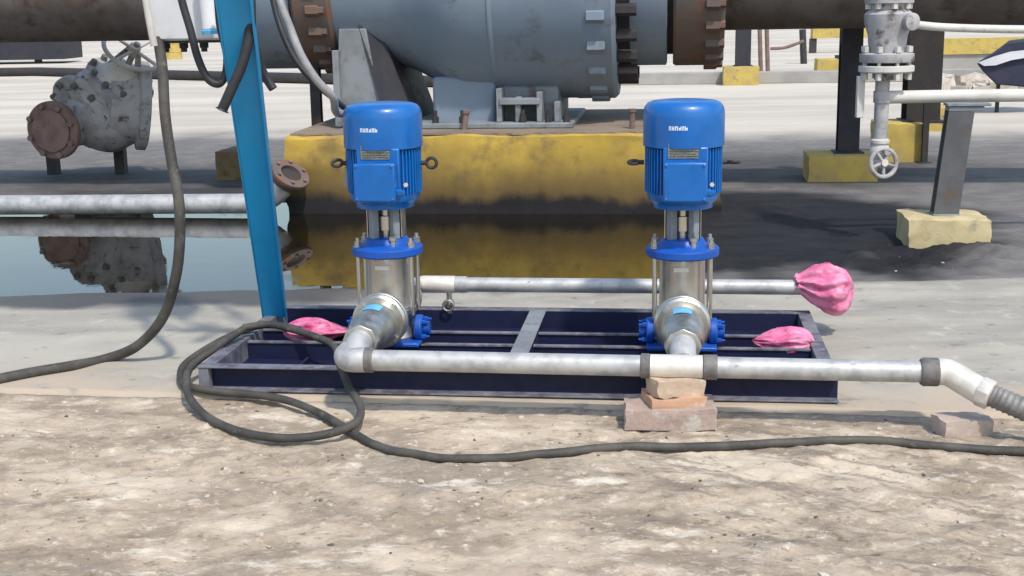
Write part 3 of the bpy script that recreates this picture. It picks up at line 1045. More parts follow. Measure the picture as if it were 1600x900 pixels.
# ------------------------------------------------------------------ blue post with its cabinet
PB_ = sk(.045, .93, .10)
PT_ = at(347, -140, 5.1)
post = thing('blue_post', PB_, 'bright blue painted steel post leaning at the end of the skid', 'post')
axv = (PT_ - PB_)
side = (Vector((1, .10, 0)) - axv.normalized() * Vector((1, .10, 0)).dot(axv.normalized())).normalized()
fwd = axv.normalized().cross(side).normalized()           # points away from the camera


def on_post(s, f_, h):
    return side * s + fwd * f_ + axv * h


def post_slab(s0, s1, f0, f1, h0=0.0, h1=1.0, k1=1.0):
    lo = [on_post(s0, f0, h0), on_post(s1, f0, h0), on_post(s1, f1, h0), on_post(s0, f1, h0)]
    hi = [on_post(s0 * k1, f0, h1), on_post(s1 * k1, f0, h1), on_post(s1 * k1, f1, h1), on_post(s0 * k1, f1, h1)]
    return MB().hexa(lo, hi)


post_slab(-.052, .052, -.005, .005, k1=1.3).build('post_web', M['post_blue'], post, bevel=.003)
post_slab(.0525, .059, -.03, .05, k1=1.3).build('post_flange', M['post_blue'], post, bevel=.002)
post_slab(-.059, -.0525, -.005, .05, k1=1.3).build('post_flange', M['post_blue'], post, bevel=.002)

# control cabinet
CBY = 5.80
bl = at(246, 68, CBY)
br = at(356, 66, CBY)
cab = thing('control_cabinet', (bl + br) / 2, 'off white control cabinet fixed to the leaning blue post, only its lower part seen', 'cabinet')
cw = (br - bl).length / 2
MB().box(-cw, cw, -.08, .10, .012, .55).build('cabinet_body', M['box_white'], cab, bevel=.006)
MB().box(-cw - .004, cw + .004, -.098, -.081, .018, .545).build('cabinet_door', M['box_white'], cab, bevel=.005)
MB().box(-cw + .004, cw - .004, -.075, .095, .001, .011).build('bottom_rail', M['dark_steel'], cab)
for x in (-.12, -.04, .05):
    MB().lathe([(.020, 0), (.020, -.022), (.014, -.025), (.014, -.04)], (x, 0, .001), (0, 0, 1), 12).build('cable_gland', M['dark_steel'], cab)
hp_ = at(329, 46, 5.62) - cab.location
wt = MB().lathe([(.030, 0), (.034, .004), (.034, .26), (.030, .264)], hp_, (-.04, 0, 1), 20).build('white_sleeve', M['white'], cab)
MB().lathe([(.038, -.02), (.04, -.005), (.036, 0)], hp_, (-.04, 0, 1), 16).build('sleeve_collar', M['sticker_blue'], cab)
# pale conduit left of the cabinet
cdp = [at(217, -60, 5.64), at(228, 0, 5.64), at(233, 30, 5.64), at(241, 72, 5.64)]
tag(MB().tube(spline(cdp, 8), .016, 12).build('conduit', M['pale_pipe']), 'thin pale conduit running down the edge of the white cabinet', 'conduit')


def cable(pts, r, mat, label, n=12, group='electric cables', lie=False):
    pts = spline(pts, n)
    if lie:
        hz = height(np.array([q.x for q in pts]), np.array([q.y for q in pts]))
        for q, h in zip(pts, hz):
            if q.y > pad_front(q.x):
                h = 0.0
            q.z = max(q.z, h + r * .8)
        for _ in range(12):
            zs_ = [q.z for q in pts]
            for i in range(1, len(pts) - 1):
                pts[i].z = (zs_[i - 1] + 2 * zs_[i] + zs_[i + 1]) / 4
    o = MB().tube(pts, r, 10).build('cable', mat, smooth=60)
    return tag(o, label, 'cable', group)


# long cable dropping from the cabinet to the ground on the left
cable([at(247, 60, 5.72), at(254, 110, 5.66), at(258, 180, 5.6), at(268, 250, 5.55), at(279, 310, 5.5), at(281, 370, 5.5), at(275, 430, 5.52), at(255, 495, 5.60), at(215, 540, 5.66), at(165, 561, 5.70),
       gnd(110, 572, .02), gnd(50, 582, .02), gnd(-40, 600, .02)], .0235, M['rubber'], 'thick grey cable hanging from the cabinet then curving off to the ground')
# cable to the left motor
cable([at(428, -40, 5.55), at(437, 0, 5.5), at(452, 40, 5.45), at(470, 85, 5.4), at(495, 125, 5.4), at(520, 152, 5.45), sk(u0 - .20, PUMP_V - .02, 1.13), sk(u0 - .165, PUMP_V + .05, 1.08), sk(u0 - .17, PUMP_V + .02, .80)], .017, M['cable_grey'], 'light grey cable running from above down to the first blue motor')
cable([at(419, -40, 5.7), at(431, 20, 5.66), at(449, 70, 5.62), at(470, 105, 5.6), at(500, 137, 5.6), at(528, 160, 5.66), sk(u0 - .18, PUMP_V + .09, 1.10), sk(u0 - .175, PUMP_V + .08, .85)], .013, M['rubber_black'], 'thin black cable running just behind the light grey motor cable')
# hanging loop beside the post
cable([at(272, -60, 5.5), at(284, 0, 5.48), at(297, 45, 5.47), at(309, 90, 5.46), at(324, 122, 5.46), at(341, 131, 5.46), at(352, 117, 5.47), at(355, 92, 5.48), at(351, 68, 5.49), at(344, 40, 5.5), at(340, -10, 5.5)], .017, M['rubber_black'], 'black cable hanging in a loop in front of the white cabinet')
cable([at(384, -60, 5.36), at(391, 0, 5.35), at(390, 50, 5.35), at(379, 98, 5.34), at(362, 138, 5.33), at(347, 172, 5.33)], [.022] * 60 + [.03] * 1, M['rubber_black'], 'thick black cable end hanging down the front of the blue post')
cable([at(388, -20, 5.95), at(394, 40, 5.93), at(402, 85, 5.9), at(412, 115, 5.88), at(427, 139, 5.87)], .020, M['rubber_black'], 'short black cable end sticking out behind the blue post')
# coil on the ground and the run to the right
ZC = .03
coil = [gnd(470, 515, .14), gnd(430, 508, .15), gnd(395, 511, .14), gnd(350, 530, .10), gnd(310, 553, .07), gnd(286, 573, .04), gnd(283, 592, .03), gnd(297, 604, .03), gnd(340, 612, .02), gnd(400, 617, .015), gnd(450, 626, .012), gnd(500, 646, .012), gnd(545, 672, .01), gnd(580, 694, .005),
        gnd(640, 711, 0), gnd(720, 719, 0), gnd(800, 716, 0), gnd(880, 707, 0), gnd(960, 700, 0), gnd(1080, 699, 0), gnd(1200, 695, 0), gnd(1350, 694, 0), gnd(1480, 701, 0), gnd(1600, 705, 0), gnd(1750, 706, 0)]
cable(coil, .0165, M['rubber'], 'dark cable looping round the skid corner and trailing along the sand to the far side', 14, lie=True)
loop = [gnd(380, 512, .16), gnd(420, 507, .165), gnd(462, 516, .16), gnd(505, 531, .15), gnd(524, 543, .14), gnd(532, 570, .12), gnd(545, 605, .07), gnd(562, 632, .04), gnd(560, 656, .035), gnd(535, 671, .035), gnd(490, 682, .02), gnd(430, 684, .015), gnd(370, 673, .015), gnd(325, 652, .015), gnd(298, 624, .025), gnd(291, 596, .06), gnd(300, 572, .08), gnd(335, 545, .12), gnd(380, 514, .16)]
cable(loop, .0165, M['rubber'], 'dark grey cable lying in one big loop over the skid corner', 14, lie=True)

# ------------------------------------------------------------------ big ball valve and pipeline on the yellow plinth
VC = at(765, 15, 11.15)
VC.z = 0
AX = 1.80                                                 # height of the pipeline axis


def pv(px_, y, Y=11.15):
    return at(px_, y, Y)


def s_at(px):                                             # distance along the pipeline axis seen at column px
    d = ray(px, 15)
    # intersect the vertical plane of the axis
    n_ = Vector((-UX.y, UX.x, 0))
    t = (VC - Vector((0, 0, CAM_H))).dot(n_) / d.dot(n_)
    p = Vector((0, 0, CAM_H)) + d * t
    return (p - VC).dot(UX)


line = thing('pipeline', VC, 'huge weathered brown pipe crossing above the ground on both sides of the big valve', 'pipeline', YAW)
ball = thing('ball_valve', VC, 'huge blue grey ball valve with bolted flanges standing on the yellow plinth', 'valve', YAW)
D1 = (1, 0, 0)
O_ = (0, 0, AX)
sL, sR = s_at(550), s_at(968)
s905, s985, s1045, s1054, s1130 = (s_at(q) for q in (905, 984, 1043, 1052, 1131))
s400, s490 = s_at(402), s_at(488)
MB().lathe([(.46, -30), (.46, s400 - .22), (.66, s400)], O_, D1, 64).build('pipe_length', M['pipe_rust'], line)
MB().lathe([(.45, s1130 - .02), (.45, 30)], O_, D1, 64).build('pipe_length', M['pipe_rust'], line)
MB().lathe([(.66, s400), (.72, s400 + .04), (.72, s490 - .02), (.66, s490 - .01)], O_, D1, 64).build('weld_collar', M['valve_grey'], line)
fl = MB().lathe([(.70, s490), (.735, s490 + .03), (.735, sL - .04), (.70, sL - .01)], O_, D1, 64).build('pipe_flange', M['flange_rust'], line)
fr_ = MB().lathe([(.72, s1054), (.735, s1054 + .02), (.735, s1130 - .05), (.70, s1130 - .01)], O_, D1, 64).build('pipe_flange', M['flange_rust'], line)
fg = MB().lathe([(.70, s985), (.73, s985 + .02), (.73, s1045 - .01), (.71, s1045)], O_, D1, 64).build('weld_collar', M['valve_grey'], line)
MB().lathe([(.64, s1045 - .02), (.64, s1054 + .02)], O_, D1, 48).build('gasket', M['dark_steel'], line)
prof = [(.70, sL - .008), (.705, s_at(630)), (.75, s_at(652)), (.86, s_at(690)), (.94, s_at(712)), (.985, s_at(738)), (.995, s_at(765)), (.995, s905 - .02), (1.0, s905), (1.0, sR - .03), (.97, sR)]
MB().lathe(prof, O_, D1, 96).build('valve_body', M['valve_grey'], ball, smooth=28)
MB().lathe([(.994, s_at(783)), (1.003, s_at(783) + .012), (1.003, s_at(783) + .03), (.994, s_at(783) + .045)], O_, D1, 96, caps=False).build('weld_seam', M['valve_grey'], ball)
MB().lathe([(.72, sR - .01), (.72, s985 + .01)], O_, D1, 48).build('valve_neck', M['dark_steel'], ball)
# bolts round the flanges
bm_big = MB().lathe([(.062, 0), (.062, .13), (.052, .14)], (0, 0, 0), (1, 0, 0), 6).mesh('bolt')
bm_big.materials.append(M['valve_grey'])
bm_dark = MB().lathe([(.05, 0), (.05, .16)], (0, 0, 0), (1, 0, 0), 6).mesh('bolt')
bm_dark.materials.append(M['dark_steel'])
bm_rust = MB().lathe([(.055, 0), (.055, .10), (.04, .11), (.04, .15)], (0, 0, 0), (1, 0, 0), 6).mesh('bolt')
bm_rust.materials.append(M['flange_rust'])
NB = 24
for k in range(NB):
    a = 2 * PI * k / NB + .06
    cy, cz = math.cos(a), math.sin(a)
    if cz > .75:
        continue
    piece(bm_big, 'bolt', M['valve_grey'], ball, (sR - .22, .975 * cy, AX + .975 * cz))
    piece(bm_dark, 'bolt', M['dark_steel'], ball, (sR + .003, .84 * cy, AX + .84 * cz))
    piece(bm_rust, 'bolt', M['flange_rust'], line, (s490 + .14, .72 * cy, AX + .72 * cz))
    piece(bm_rust, 'bolt', M['flange_rust'], line, (s1130 - .16, .72 * cy, AX + .72 * cz))
# plinth
PT = .60
plinth = thing('concrete_plinth', VC + UY * -.05, 'long dirty yellow concrete plinth under the huge valve', 'plinth', YAW)
p0, p1 = s_at(462) + .20, s_at(1075) + .24
nx_, nz_ = 60, 12
bm = bmesh.new()
bmesh.ops.create_cube(bm, size=1)
bmesh.ops.subdivide_edges(bm, edges=bm.edges, cuts=14, use_grid_fill=True)
for v in bm.verts:
    q = Vector((p0 + (v.co.x + .5) * (p1 - p0), v.co.y * 2.3, -.06 + (v.co.z + .5) * (PT + .06)))
    e = sum(1 for c in v.co if abs(abs(c) - .5) < 1e-4)
    q += noise.noise_vector(q * 2.6) * .018 + noise.noise_vector(q * 9) * .010 * e
    if v.co.z > .49 and v.co.y < -.49:
        q.z -= .012
    v.co = q
me = bpy.data.meshes.new('plinth_block')
bm.to_mesh(me)
bm.free()
me.shade_smooth()
me.set_sharp_from_angle(angle=R(40))
me.materials.append(M['yellow_dirty'])
o = bpy.data.objects.new('plinth_block', me)
COL.objects.link(o)
o.parent = plinth
# grout bed with ragged edge on top of the plinth
vs = []
n_g = 60
r2 = random.Random(4)
g0, g1 = s_at(640) , s_at(1000)
for i in range(n_g + 1):
    x = p0 + .02 + (p1 - p0 - .04) * i / n_g
    yf = -1.02 - .10 * noise.noise(Vector((x * 2.2, 0, 3))) - .05 * r2.random()
    vs += [(x, yf, PT + .012), (x, yf, PT - .005), (x, 1.0, PT + .03)]
fs = []
for i in range(n_g):
    a = 3 * i
    fs += [(a, a + 3, a + 5, a + 2), (a + 1, a + 4, a + 3, a)]
MB().add(vs, fs).build('grout_bed', M['grout'], plinth, smooth=0)
# supports of the valve (y local: negative is towards the camera)
q0, q1 = s_at(548), s_at(652)
t0, t1 = s_at(556), s_at(596)
MB().hexa([(q0, -.62, PT + .03), (q1 - .18, -.62, PT + .03), (q1 - .18, -.56, PT + .03), (q0, -.56, PT + .03)],
          [(t0, -.62, 1.42), (t1, -.62, 1.42), (t1, -.56, 1.42), (t0, -.56, 1.42)]).build('support_leg', M['support_grey'], ball, bevel=.008)
MB().hexa([(q1 - .16, -.66, PT + .03), (q1 + .06, -.5, PT + .03), (q1 + .06, .5, PT + .03), (q1 - .16, .5, PT + .03)],
          [(t1 - .06, -.62, 1.45), (t1 + .08, -.5, 1.45), (t1 + .08, .5, 1.45), (t1 - .06, .5, 1.45)]).build('shaded_support_web', M['navy_post'], ball)  # right side of the grey support, its shade put in as dark paint
MB().box(q0 + .0, q0 + .05, -.70, -.62, PT + .03, 1.25).build('support_rib', M['support_grey'], ball, bevel=.006)
# trunnion pedestal
MB().box(s_at(690), s_at(785), -.55, .55, PT + .03, 1.02).build('pedestal', M['valve_grey'], ball, bevel=.03)
MB().box(s_at(785) + .01, s_at(880), -.5, .5, PT + .03, .94).build('pedestal', M['support_grey'], ball, bevel=.03)
MB().box(s_at(655), s_at(905), -.80, .75, PT + .015, PT + .06).build('base_plate', M['support_grey'], ball, bevel=.01)
for q, h in ((790, .27), (818, .20), (850, .24), (876, .16)):
    MB().box(s_at(q), s_at(q) + .045, -.72, -.5, PT + .06, PT + .06 + h).build('gusset', M['support_grey'], ball, bevel=.006)
MB().box(s_at(795), s_at(855), -.74, -.5, PT + .20, PT + .25).build('bracket', M['support_grey'], ball, bevel=.006)
for q in (700, 740, 830, 868, 895):
    MB().lathe([(.028, 0), (.028, .05), (.016, .052), (.016, .10)], (s_at(q), -.74, PT + .06), (0, 0, 1), 6).build('anchor_bolt', M['dark_steel'], ball)
for q in (745, 993):
    tag(MB().lathe([(.022, 0), (.022, .14), (.03, .145), (.03, .17)], VC + UX * s_at(q) + UY * -.85 + Vector((0, 0, PT)), (.15 if q < 800 else 0, 0, 1), 8).build('anchor_stud', M['rust']),
        'bent rusty stud on the plinth top below the valve pedestal' if q < 800 else 'upright rusty stud on the plinth top near the second blue motor', 'stud')

# ------------------------------------------------------------------ blocks
def block(c, size, rz, mat, label, bev=.03, seed=1, taper=1.0):
    bm = bmesh.new()
    bmesh.ops.create_cube(bm, size=1)
    bmesh.ops.subdivide_edges(bm, edges=bm.edges, cuts=7, use_grid_fill=True)
    for v in bm.verts:
        k = taper if v.co.z > .49 else 1 + (taper - 1) * (v.co.z + .5)
        q = Vector((v.co.x * size[0] * k, v.co.y * size[1] * k, (v.co.z + .5) * size[2]))
        e = sum(1 for cc in v.co if abs(abs(cc) - .5) < 1e-4)
        q += noise.noise_vector(q * 6 + Vector((seed * 5.3, 0, 0))) * .007
        if e >= 2:
            q += noise.noise_vector(q * 14 + Vector((seed, 9, 0))) * .011
            q.x *= 1 - bev * .6
            q.y *= 1 - bev * .6
            if v.co.z > 0:
                q.z -= bev * .25
        v.co = q
    me = bpy.data.meshes.new('concrete_block')
    bm.to_mesh(me)
    bm.free()
    me.shade_smooth()
    me.set_sharp_from_angle(angle=R(40))
    me.materials.append(mat)
    o = bpy.data.objects.new('concrete_block', me)
    COL.objects.link(o)
    o.location = c
    o.rotation_euler.z = rz
    return tag(o, label, 'concrete block', 'yellow concrete support blocks')


def block_px(x0, x1, ytop, ybot, depth, mat, label, rz=YAW, seed=1, **k):
    """a block whose front foot is seen between x0 and x1 at row ybot and whose front top edge is at row ytop"""
    a, b_ = gnd(x0, ybot), gnd(x1, ybot)
    wd = (b_ - a).length
    mid = (a + b_) / 2
    topz = at((x0 + x1) / 2, ytop, mid.y).z
    c = mid + Vector((-math.sin(rz), math.cos(rz), 0)) * depth / 2
    c.z = -.07
    return block(c, (wd, depth, topz + .07), rz, mat, label, seed=seed, **k), c, topz


blk, bc, bz = block_px(1418, 1548, 343, 390, .46, M['cream_block'], 'worn yellowish concrete block under the grey pipe stand, beside the rubble', seed=2)
# pipe stand on it
stand = thing('pipe_stand', (bc.x + .0, bc.y - .02, bz), 'grey steel post with a flat head holding up the low pale pipe', 'pipe support', YAW)
YS = bc.y
hd_z = at(1500, 160, YS).z
MB().box(-.085, .085, -.07, .07, -.012, .012).build('foot_plate', M['support_grey'], stand, bevel=.003)
b = MB()
hh, le = hd_z - bz - .051, .06
for x0, x1, y0, y1 in ((-.08, .08, -.062, -.052), (-.08, .08, .052, .062), (-.006, .006, -.0515, .0515)):
    b.hexa([(x0, y0, .0125), (x1, y0, .0125), (x1, y1, .0125), (x0, y1, .0125)], [(x0 + le, y0, hh), (x1 + le, y0, hh), (x1 + le, y1, hh), (x0 + le, y1, hh)])
b.build('post_beam', M['support_dark'], stand, bevel=.002)
MB().box(-.03, .24, -.07, .07, hd_z - bz - .018, hd_z - bz + .0).build('head_plate', M['support_grey'], stand, bevel=.003)
MB().box(-.02, .20, -.06, .06, hd_z - bz - .05, hd_z - bz - .02).build('head_beam', M['support_grey'], stand, bevel=.004)

_, c1, z1 = block_px(1262, 1372, 243, 284, .50, M['yellow_block'], 'low yellow concrete block under the slim dark post left of the standpipe', seed=3)
_, c2, z2 = block_px(1372, 1442, 193, 254, .6, M['yellow_block'], 'taller yellow concrete block behind the standpipe, under the wide dark post', seed=4)
_, c3, z3 = block_px(1130, 1186, 104, 134, .6, M['yellow_block'], 'distant yellow concrete block past the valve flange, carrying a navy post', seed=5)
_, c4_, z4 = block_px(1276, 1310, 92, 126, .6, M['yellow_block'], 'distant narrow yellow block between the rusty frame and the dark post', seed=6)
_, c5, z5 = block_px(1446, 1492, 168, 206, .6, M['yellow_block'], 'yellow block standing behind the grey pipe stand at the edge of the grey ground', seed=7)
_, c6, z6 = block_px(338, 384, 236, 282, .5, M['brown_block'], 'brownish block half hidden behind the blue post', seed=8)


def post_on(x0, x1, c, z0, ztop, mat, label, name='steel_post', grp='steel posts under the pipeline'):
    xa, xb = at(x0, 200, c.y).x, at(x1, 200, c.y).x
    w_ = xb - xa
    t = thing(name, ((xa + xb) / 2, c.y, z0), label, 'post', YAW, grp)
    h = ztop - z0
    MB().box(-w_ / 2, w_ / 2, -w_ / 2, -w_ / 2 + .012, .014, h).build('post_flange', mat, t)
    MB().box(-w_ / 2, w_ / 2, w_ / 2 - .012, w_ / 2, .014, h).build('post_flange', mat, t)
    MB().box(-.006, .006, -w_ / 2 + .0125, w_ / 2 - .0125, .014, h).build('post_web', mat, t)
    MB().box(-w_ / 2 - .04, w_ / 2 + .04, -w_ / 2 - .04, w_ / 2 + .04, -.012, .013).build('foot_plate', mat, t, bevel=.003)
    return t


post_on(1309, 1341, c1, z1, 1.40, M['navy_post'], 'slim dark navy post standing on the low yellow block under the pipeline')
post_on(1412, 1462, c2, z2, 1.40, M['dark_steel'], 'wide dark post behind the flanged standpipe under the pipeline')
post_on(1147, 1170, c3, z3, 1.45, M['navy_post'], 'distant navy post on a yellow block past the valve flange')
post_on(1442, 1451, gnd(1447, 255), 0, .75, M['dark_steel'], 'thin dark stake beside the taller yellow block')
post_on(1301, 1309, gnd(1305, 124), 0, .5, M['navy_post'], 'small dark stake beside the distant narrow yellow block')
post_on(489, 504, at(497, 200, 11.2), .0, 1.2, M['dark_steel'], 'short dark post behind the plinth corner below the rusty flange')

# ------------------------------------------------------------------ standpipe with flanged valve on the right
YV = 8.42
sp = thing('standpipe', (at(1376, 200, YV).x, YV, 0), 'pale grey flanged standpipe with two side pipes running off the picture', 'standpipe', 0)
X0 = sp.location.x


def zz(y, x=1385):
    return at(x, y, YV).z


def xx(x, y=100):
    return at(x, y, YV).x - X0


MB().lathe([(.046, zz(216)), (.046, zz(118))], (0, 0, 0), (0, 0, 1), 24).build('riser_pipe', M['old_grey'], sp)
vx = xx(1385)
f1 = MB().lathe([(.165, zz(113)), (.176, zz(111)), (.176, zz(103)), (.168, zz(102))], (vx, 0, 0), (0, 0, 1), 36).build('flange', M['pale_pipe'], sp)
f2 = MB().lathe([(.168, zz(97)), (.172, zz(95)), (.172, zz(84)), (.15, zz(82))], (vx, 0, 0), (0, 0, 1), 36).build('flange', M['old_grey'], sp)
MB().lathe([(.12, zz(102)), (.12, zz(97))], (vx, 0, 0), (0, 0, 1), 24).build('gasket', M['dark_steel'], sp)
for k in range(8):
    a = 2 * PI * k / 8 + .2
    q = MB().lathe([(.020, zz(124)), (.020, zz(114)), (.012, zz(113)), (.012, zz(82)), (.021, zz(81)), (.021, zz(72))], (vx + .148 * math.cos(a), .148 * math.sin(a), 0), (0, 0, 1), 6)
    q.build('flange_bolt', M['pale_pipe'], f1)
MB().lathe([(.07, zz(125)), (.085, zz(114))], (vx, 0, 0), (0, 0, 1), 24).build('hub', M['old_grey'], sp)
MB().lathe([(.115, zz(82)), (.120, zz(70)), (.125, zz(55)), (.150, zz(36)), (.155, zz(22)), (.12, zz(14)), (.12, zz(4))], (vx, 0, 0), (0, 0, 1), 32).build('valve_body', M['old_grey'], sp)
b = MB().lathe([(.155, zz(5)), (.155, zz(-4))], (vx, 0, 0), (0, 0, 1), 32)
b.build('bonnet_flange', M['old_grey'], sp)
for k in range(8):
    a = 2 * PI * k / 8
    MB().lathe([(.022, zz(14)), (.022, zz(-12))], (vx + .13 * math.cos(a), .13 * math.sin(a), 0), (0, 0, 1), 6).build('bonnet_bolt', M['pale_pipe'], sp)
MB().lathe([(.1, zz(-4)), (.08, zz(-30)), (.05, zz(-60))], (vx, 0, 0), (0, 0, 1), 24).build('bonnet', M['old_grey'], sp)
MB().lathe([(.05, 0), (.055, .012), (.055, .05), (.03, .06)], (vx + .09, -.12, zz(34)), (.4, -1, 0), 16).build('port_boss', M['old_grey'], sp)
MB().tube(spline([(vx + .14, -.03, zz(38)), (xx(1470, 45), -.02, zz(44)), (xx(1570, 50), 0, zz(49)), (xx(1700, 55), 0, zz(52))], 8), .026, 14).build('upper_side_pipe', M['pale_pipe'], sp)
MB().tube([(-.02, 0, zz(152)), (xx(1520, 152), 0, zz(152)), (xx(1760, 152), 0, zz(154))], .042, 18).build('lower_side_pipe', M['pale_pipe'], sp)
MB().lathe([(.055, zz(160)), (.055, zz(142))], (0, 0, 0), (0, 0, 1), 20).build('tee', M['old_grey'], sp)
MB().box(xx(1340), xx(1352), -.02, .02, zz(183), zz(118)).build('hanging_strap', M['pale_pipe'], sp, bevel=.004)
# drain valve with a handwheel at its foot
dv = thing('drain_valve', (X0, YV, zz(216)), 'small pale valve with a spoked handwheel hanging at the foot of the standpipe', 'valve')
MB().lathe([(.045, .0), (.062, -.01), (.062, -.03), (.05, -.035), (.066, -.07), (.066, -.11), (.05, -.14), (.058, -.145), (.058, -.165), (.03, -.17)], (0, 0, 0), (0, 0, 1), 16).build('valve_body', M['pale_pipe'], dv)
MB().lathe([(.026, 0), (.026, .1)], (0, 0, -.06), (.3, -1, -.2), 10).build('stem', M['old_grey'], dv)
wc = Vector((.0, -.10, -.15))
wa = Vector((.25, -1, .1))
hw = MB().ring(wc, wa, .092, .015, 30, 8).build('handwheel', M['old_grey'], dv)
wa = wa.normalized()
e1 = wa.cross(Vector((0, 0, 1))).normalized()
e2 = wa.cross(e1)
for k in range(5):
    a = 2 * PI * k / 5 + .3
    MB().cyl(wc + (e1 * math.cos(a) + e2 * math.sin(a)) * .018, wc + (e1 * math.cos(a) + e2 * math.sin(a)) * .09, .011, n=8).build('spoke', M['old_grey'], hw)
MB().lathe([(.024, -.015), (.024, .02)], wc, wa, 10).build('wheel_hub', M['pale_pipe'], hw)

# ------------------------------------------------------------------ old gate valve on the left
GV = at(165, 200, 12.6)
gv = thing('gate_valve', (GV.x, GV.y, 0), 'old weathered grey gate valve with tilted handwheel and bolted bonnet', 'valve')


def gp(x, y, dY=0.0):
    p = at(x, y, 12.6 + dY)
    return p - Vector((GV.x, GV.y, 0))


bx = (gp(212, 76, -.22) - gp(170, 160)).normalized()      # axis from the body up to the handwheel
b0 = gp(170, 162)
b = MB().lathe([(.02, -.46), (.20, -.43), (.33, -.34), (.41, -.18), (.42, -.02), (.38, .12), (.31, .21), (.30, .24)], b0, bx, 40)
b.build('valve_body', M['old_grey'], gv)
nk = (gp(112, 196, -.25) - gp(150, 168, 0)).normalized()
MB().lathe([(.33, 0), (.30, .12), (.31, .2)], gp(145, 172, -.05), nk, 32).build('body_neck', M['old_grey'], gv)
nf = MB().lathe([(.37, 0), (.395, .015), (.395, .07), (.37, .085)], gp(140, 172, -.08), nk, 36).build('neck_flange', M['old_grey'], gv)
rk = Vector((.93, .35, -.12)).normalized()
fA = MB().lathe([(.34, -.25), (.36, .0), (.43, .02), (.43, .10), (.40, .115)], gp(212, 165), rk, 36).build('rear_flange', M['old_grey'], gv)
MB().lathe([(.40, .0), (.405, .05)], gp(214, 166), rk, 36).build('flange_edge', M['rust'], gv)
e1 = nk.cross(Vector((0, 0, 1))).normalized()
e2 = nk.cross(e1)
for k in range(10):
    a = 2 * PI * k / 10
    q = gp(140, 172, -.08) + nk * -.05 + (e1 * math.cos(a) + e2 * math.sin(a)) * .345
    MB().lathe([(.032, 0), (.032, .18)], q, nk, 6).build('neck_bolt', M['coupling'], nf)
fb = MB().lathe([(.31, .20), (.335, .215), (.335, .30), (.31, .31)], b0, bx, 36).build('bonnet_flange', M['old_grey'], gv)
e1 = bx.cross(Vector((0, 1, 0))).normalized()
e2 = bx.cross(e1)
for k in range(10):
    a = 2 * PI * k / 10 + .2
    q = b0 + bx * .17 + (e1 * math.cos(a) + e2 * math.sin(a)) * .29
    MB().lathe([(.03, 0), (.03, .19)], q, bx, 6).build('bonnet_bolt', M['coupling'], fb)
MB().lathe([(.25, .31), (.20, .36), (.155, .42), (.13, .47), (.06, .48)], b0, bx, 32).build('bonnet', M['pale_pipe'], gv)
wc = gp(210, 78, -.22)
for k in range(2):
    s_ = 1 if k else -1
    MB().cyl(b0 + bx * .33 + e1 * .17 * s_, wc - bx * .02 + e1 * .05 * s_, .035, .028, 10).build('yoke_arm', M['old_grey'], gv)
wa = (bx + Vector((-.05, -.22, .12))).normalized()
hw = MB().ring(wc, wa, .285, .022, 40, 10).build('handwheel', M['pale_pipe'], gv)
g1 = wa.cross(Vector((0, 0, 1))).normalized()
g2 = wa.cross(g1)
for k in range(4):
    a = 2 * PI * k / 4 + .5
    MB().cyl(wc + (g1 * math.cos(a) + g2 * math.sin(a)) * .05, wc + (g1 * math.cos(a) + g2 * math.sin(a)) * .27, .017, n=8).build('spoke', M['pale_pipe'], hw)
MB().lathe([(.055, -.05), (.055, .05)], wc, wa, 12).build('wheel_hub', M['pale_pipe'], hw)
MB().cyl(b0 + bx * .45, wc + bx * .08, .03, n=12).build('valve_stem', M['old_grey'], gv)
# rusty flanged pipe end in front of it
fe = thing('flanged_pipe_end', (GV.x, GV.y, 0), 'rusty round pipe flange facing forward beside the old gate valve', 'pipe flange')
fd = Vector((-.30, -1, -.05)).normalized()
fc0 = gp(86, 203, -.45)
MB().lathe([(.275, -.02), (.275, .05)], fc0, fd, 40).build('flange_plate', M['rust'], fe, bevel=.012)
MB().lathe([(.20, .061), (.20, .075), (.12, .08)], fc0, fd, 32).build('raised_face', M['rust'], fe)
MB().lathe([(.20, -.021), (.20, -.55)], fc0, fd, 32).build('pipe_stub', M['old_grey'], fe)
f1_ = fd.cross(Vector((0, 0, 1))).normalized()
f2_ = fd.cross(f1_)
for k in range(8):
    a = 2 * PI * k / 8 + .3
    MB().lathe([(.03, .05), (.03, .09)], fc0 + (f1_ * math.cos(a) + f2_ * math.sin(a)) * .237, fd, 6).build('flange_bolt', M['rust'], fe)
# steel legs below carrying it
lg = thing('valve_trestle', (GV.x - .15, GV.y + .3, 0), 'low dark steel trestle under the old gate valve', 'trestle')
MB().box(-.62, .30, -.10, .10, .38, .46).build('top_beam', M['dark_steel'], lg)
for x in (-.5, .18):
    MB().box(x - .05, x + .05, -.06, .06, -.02, .379).build('leg', M['dark_steel'], lg)

# grey pipe by the water with an elbow and a rusty flange
wp = thing('drain_pipe', gnd(240, 336), 'grey pipe along the puddle ending in an upturned elbow with a rusty flange', 'pipe')
W0 = wp.location


def wl_(x, y, Y):
    return at(x, y, Y) - W0


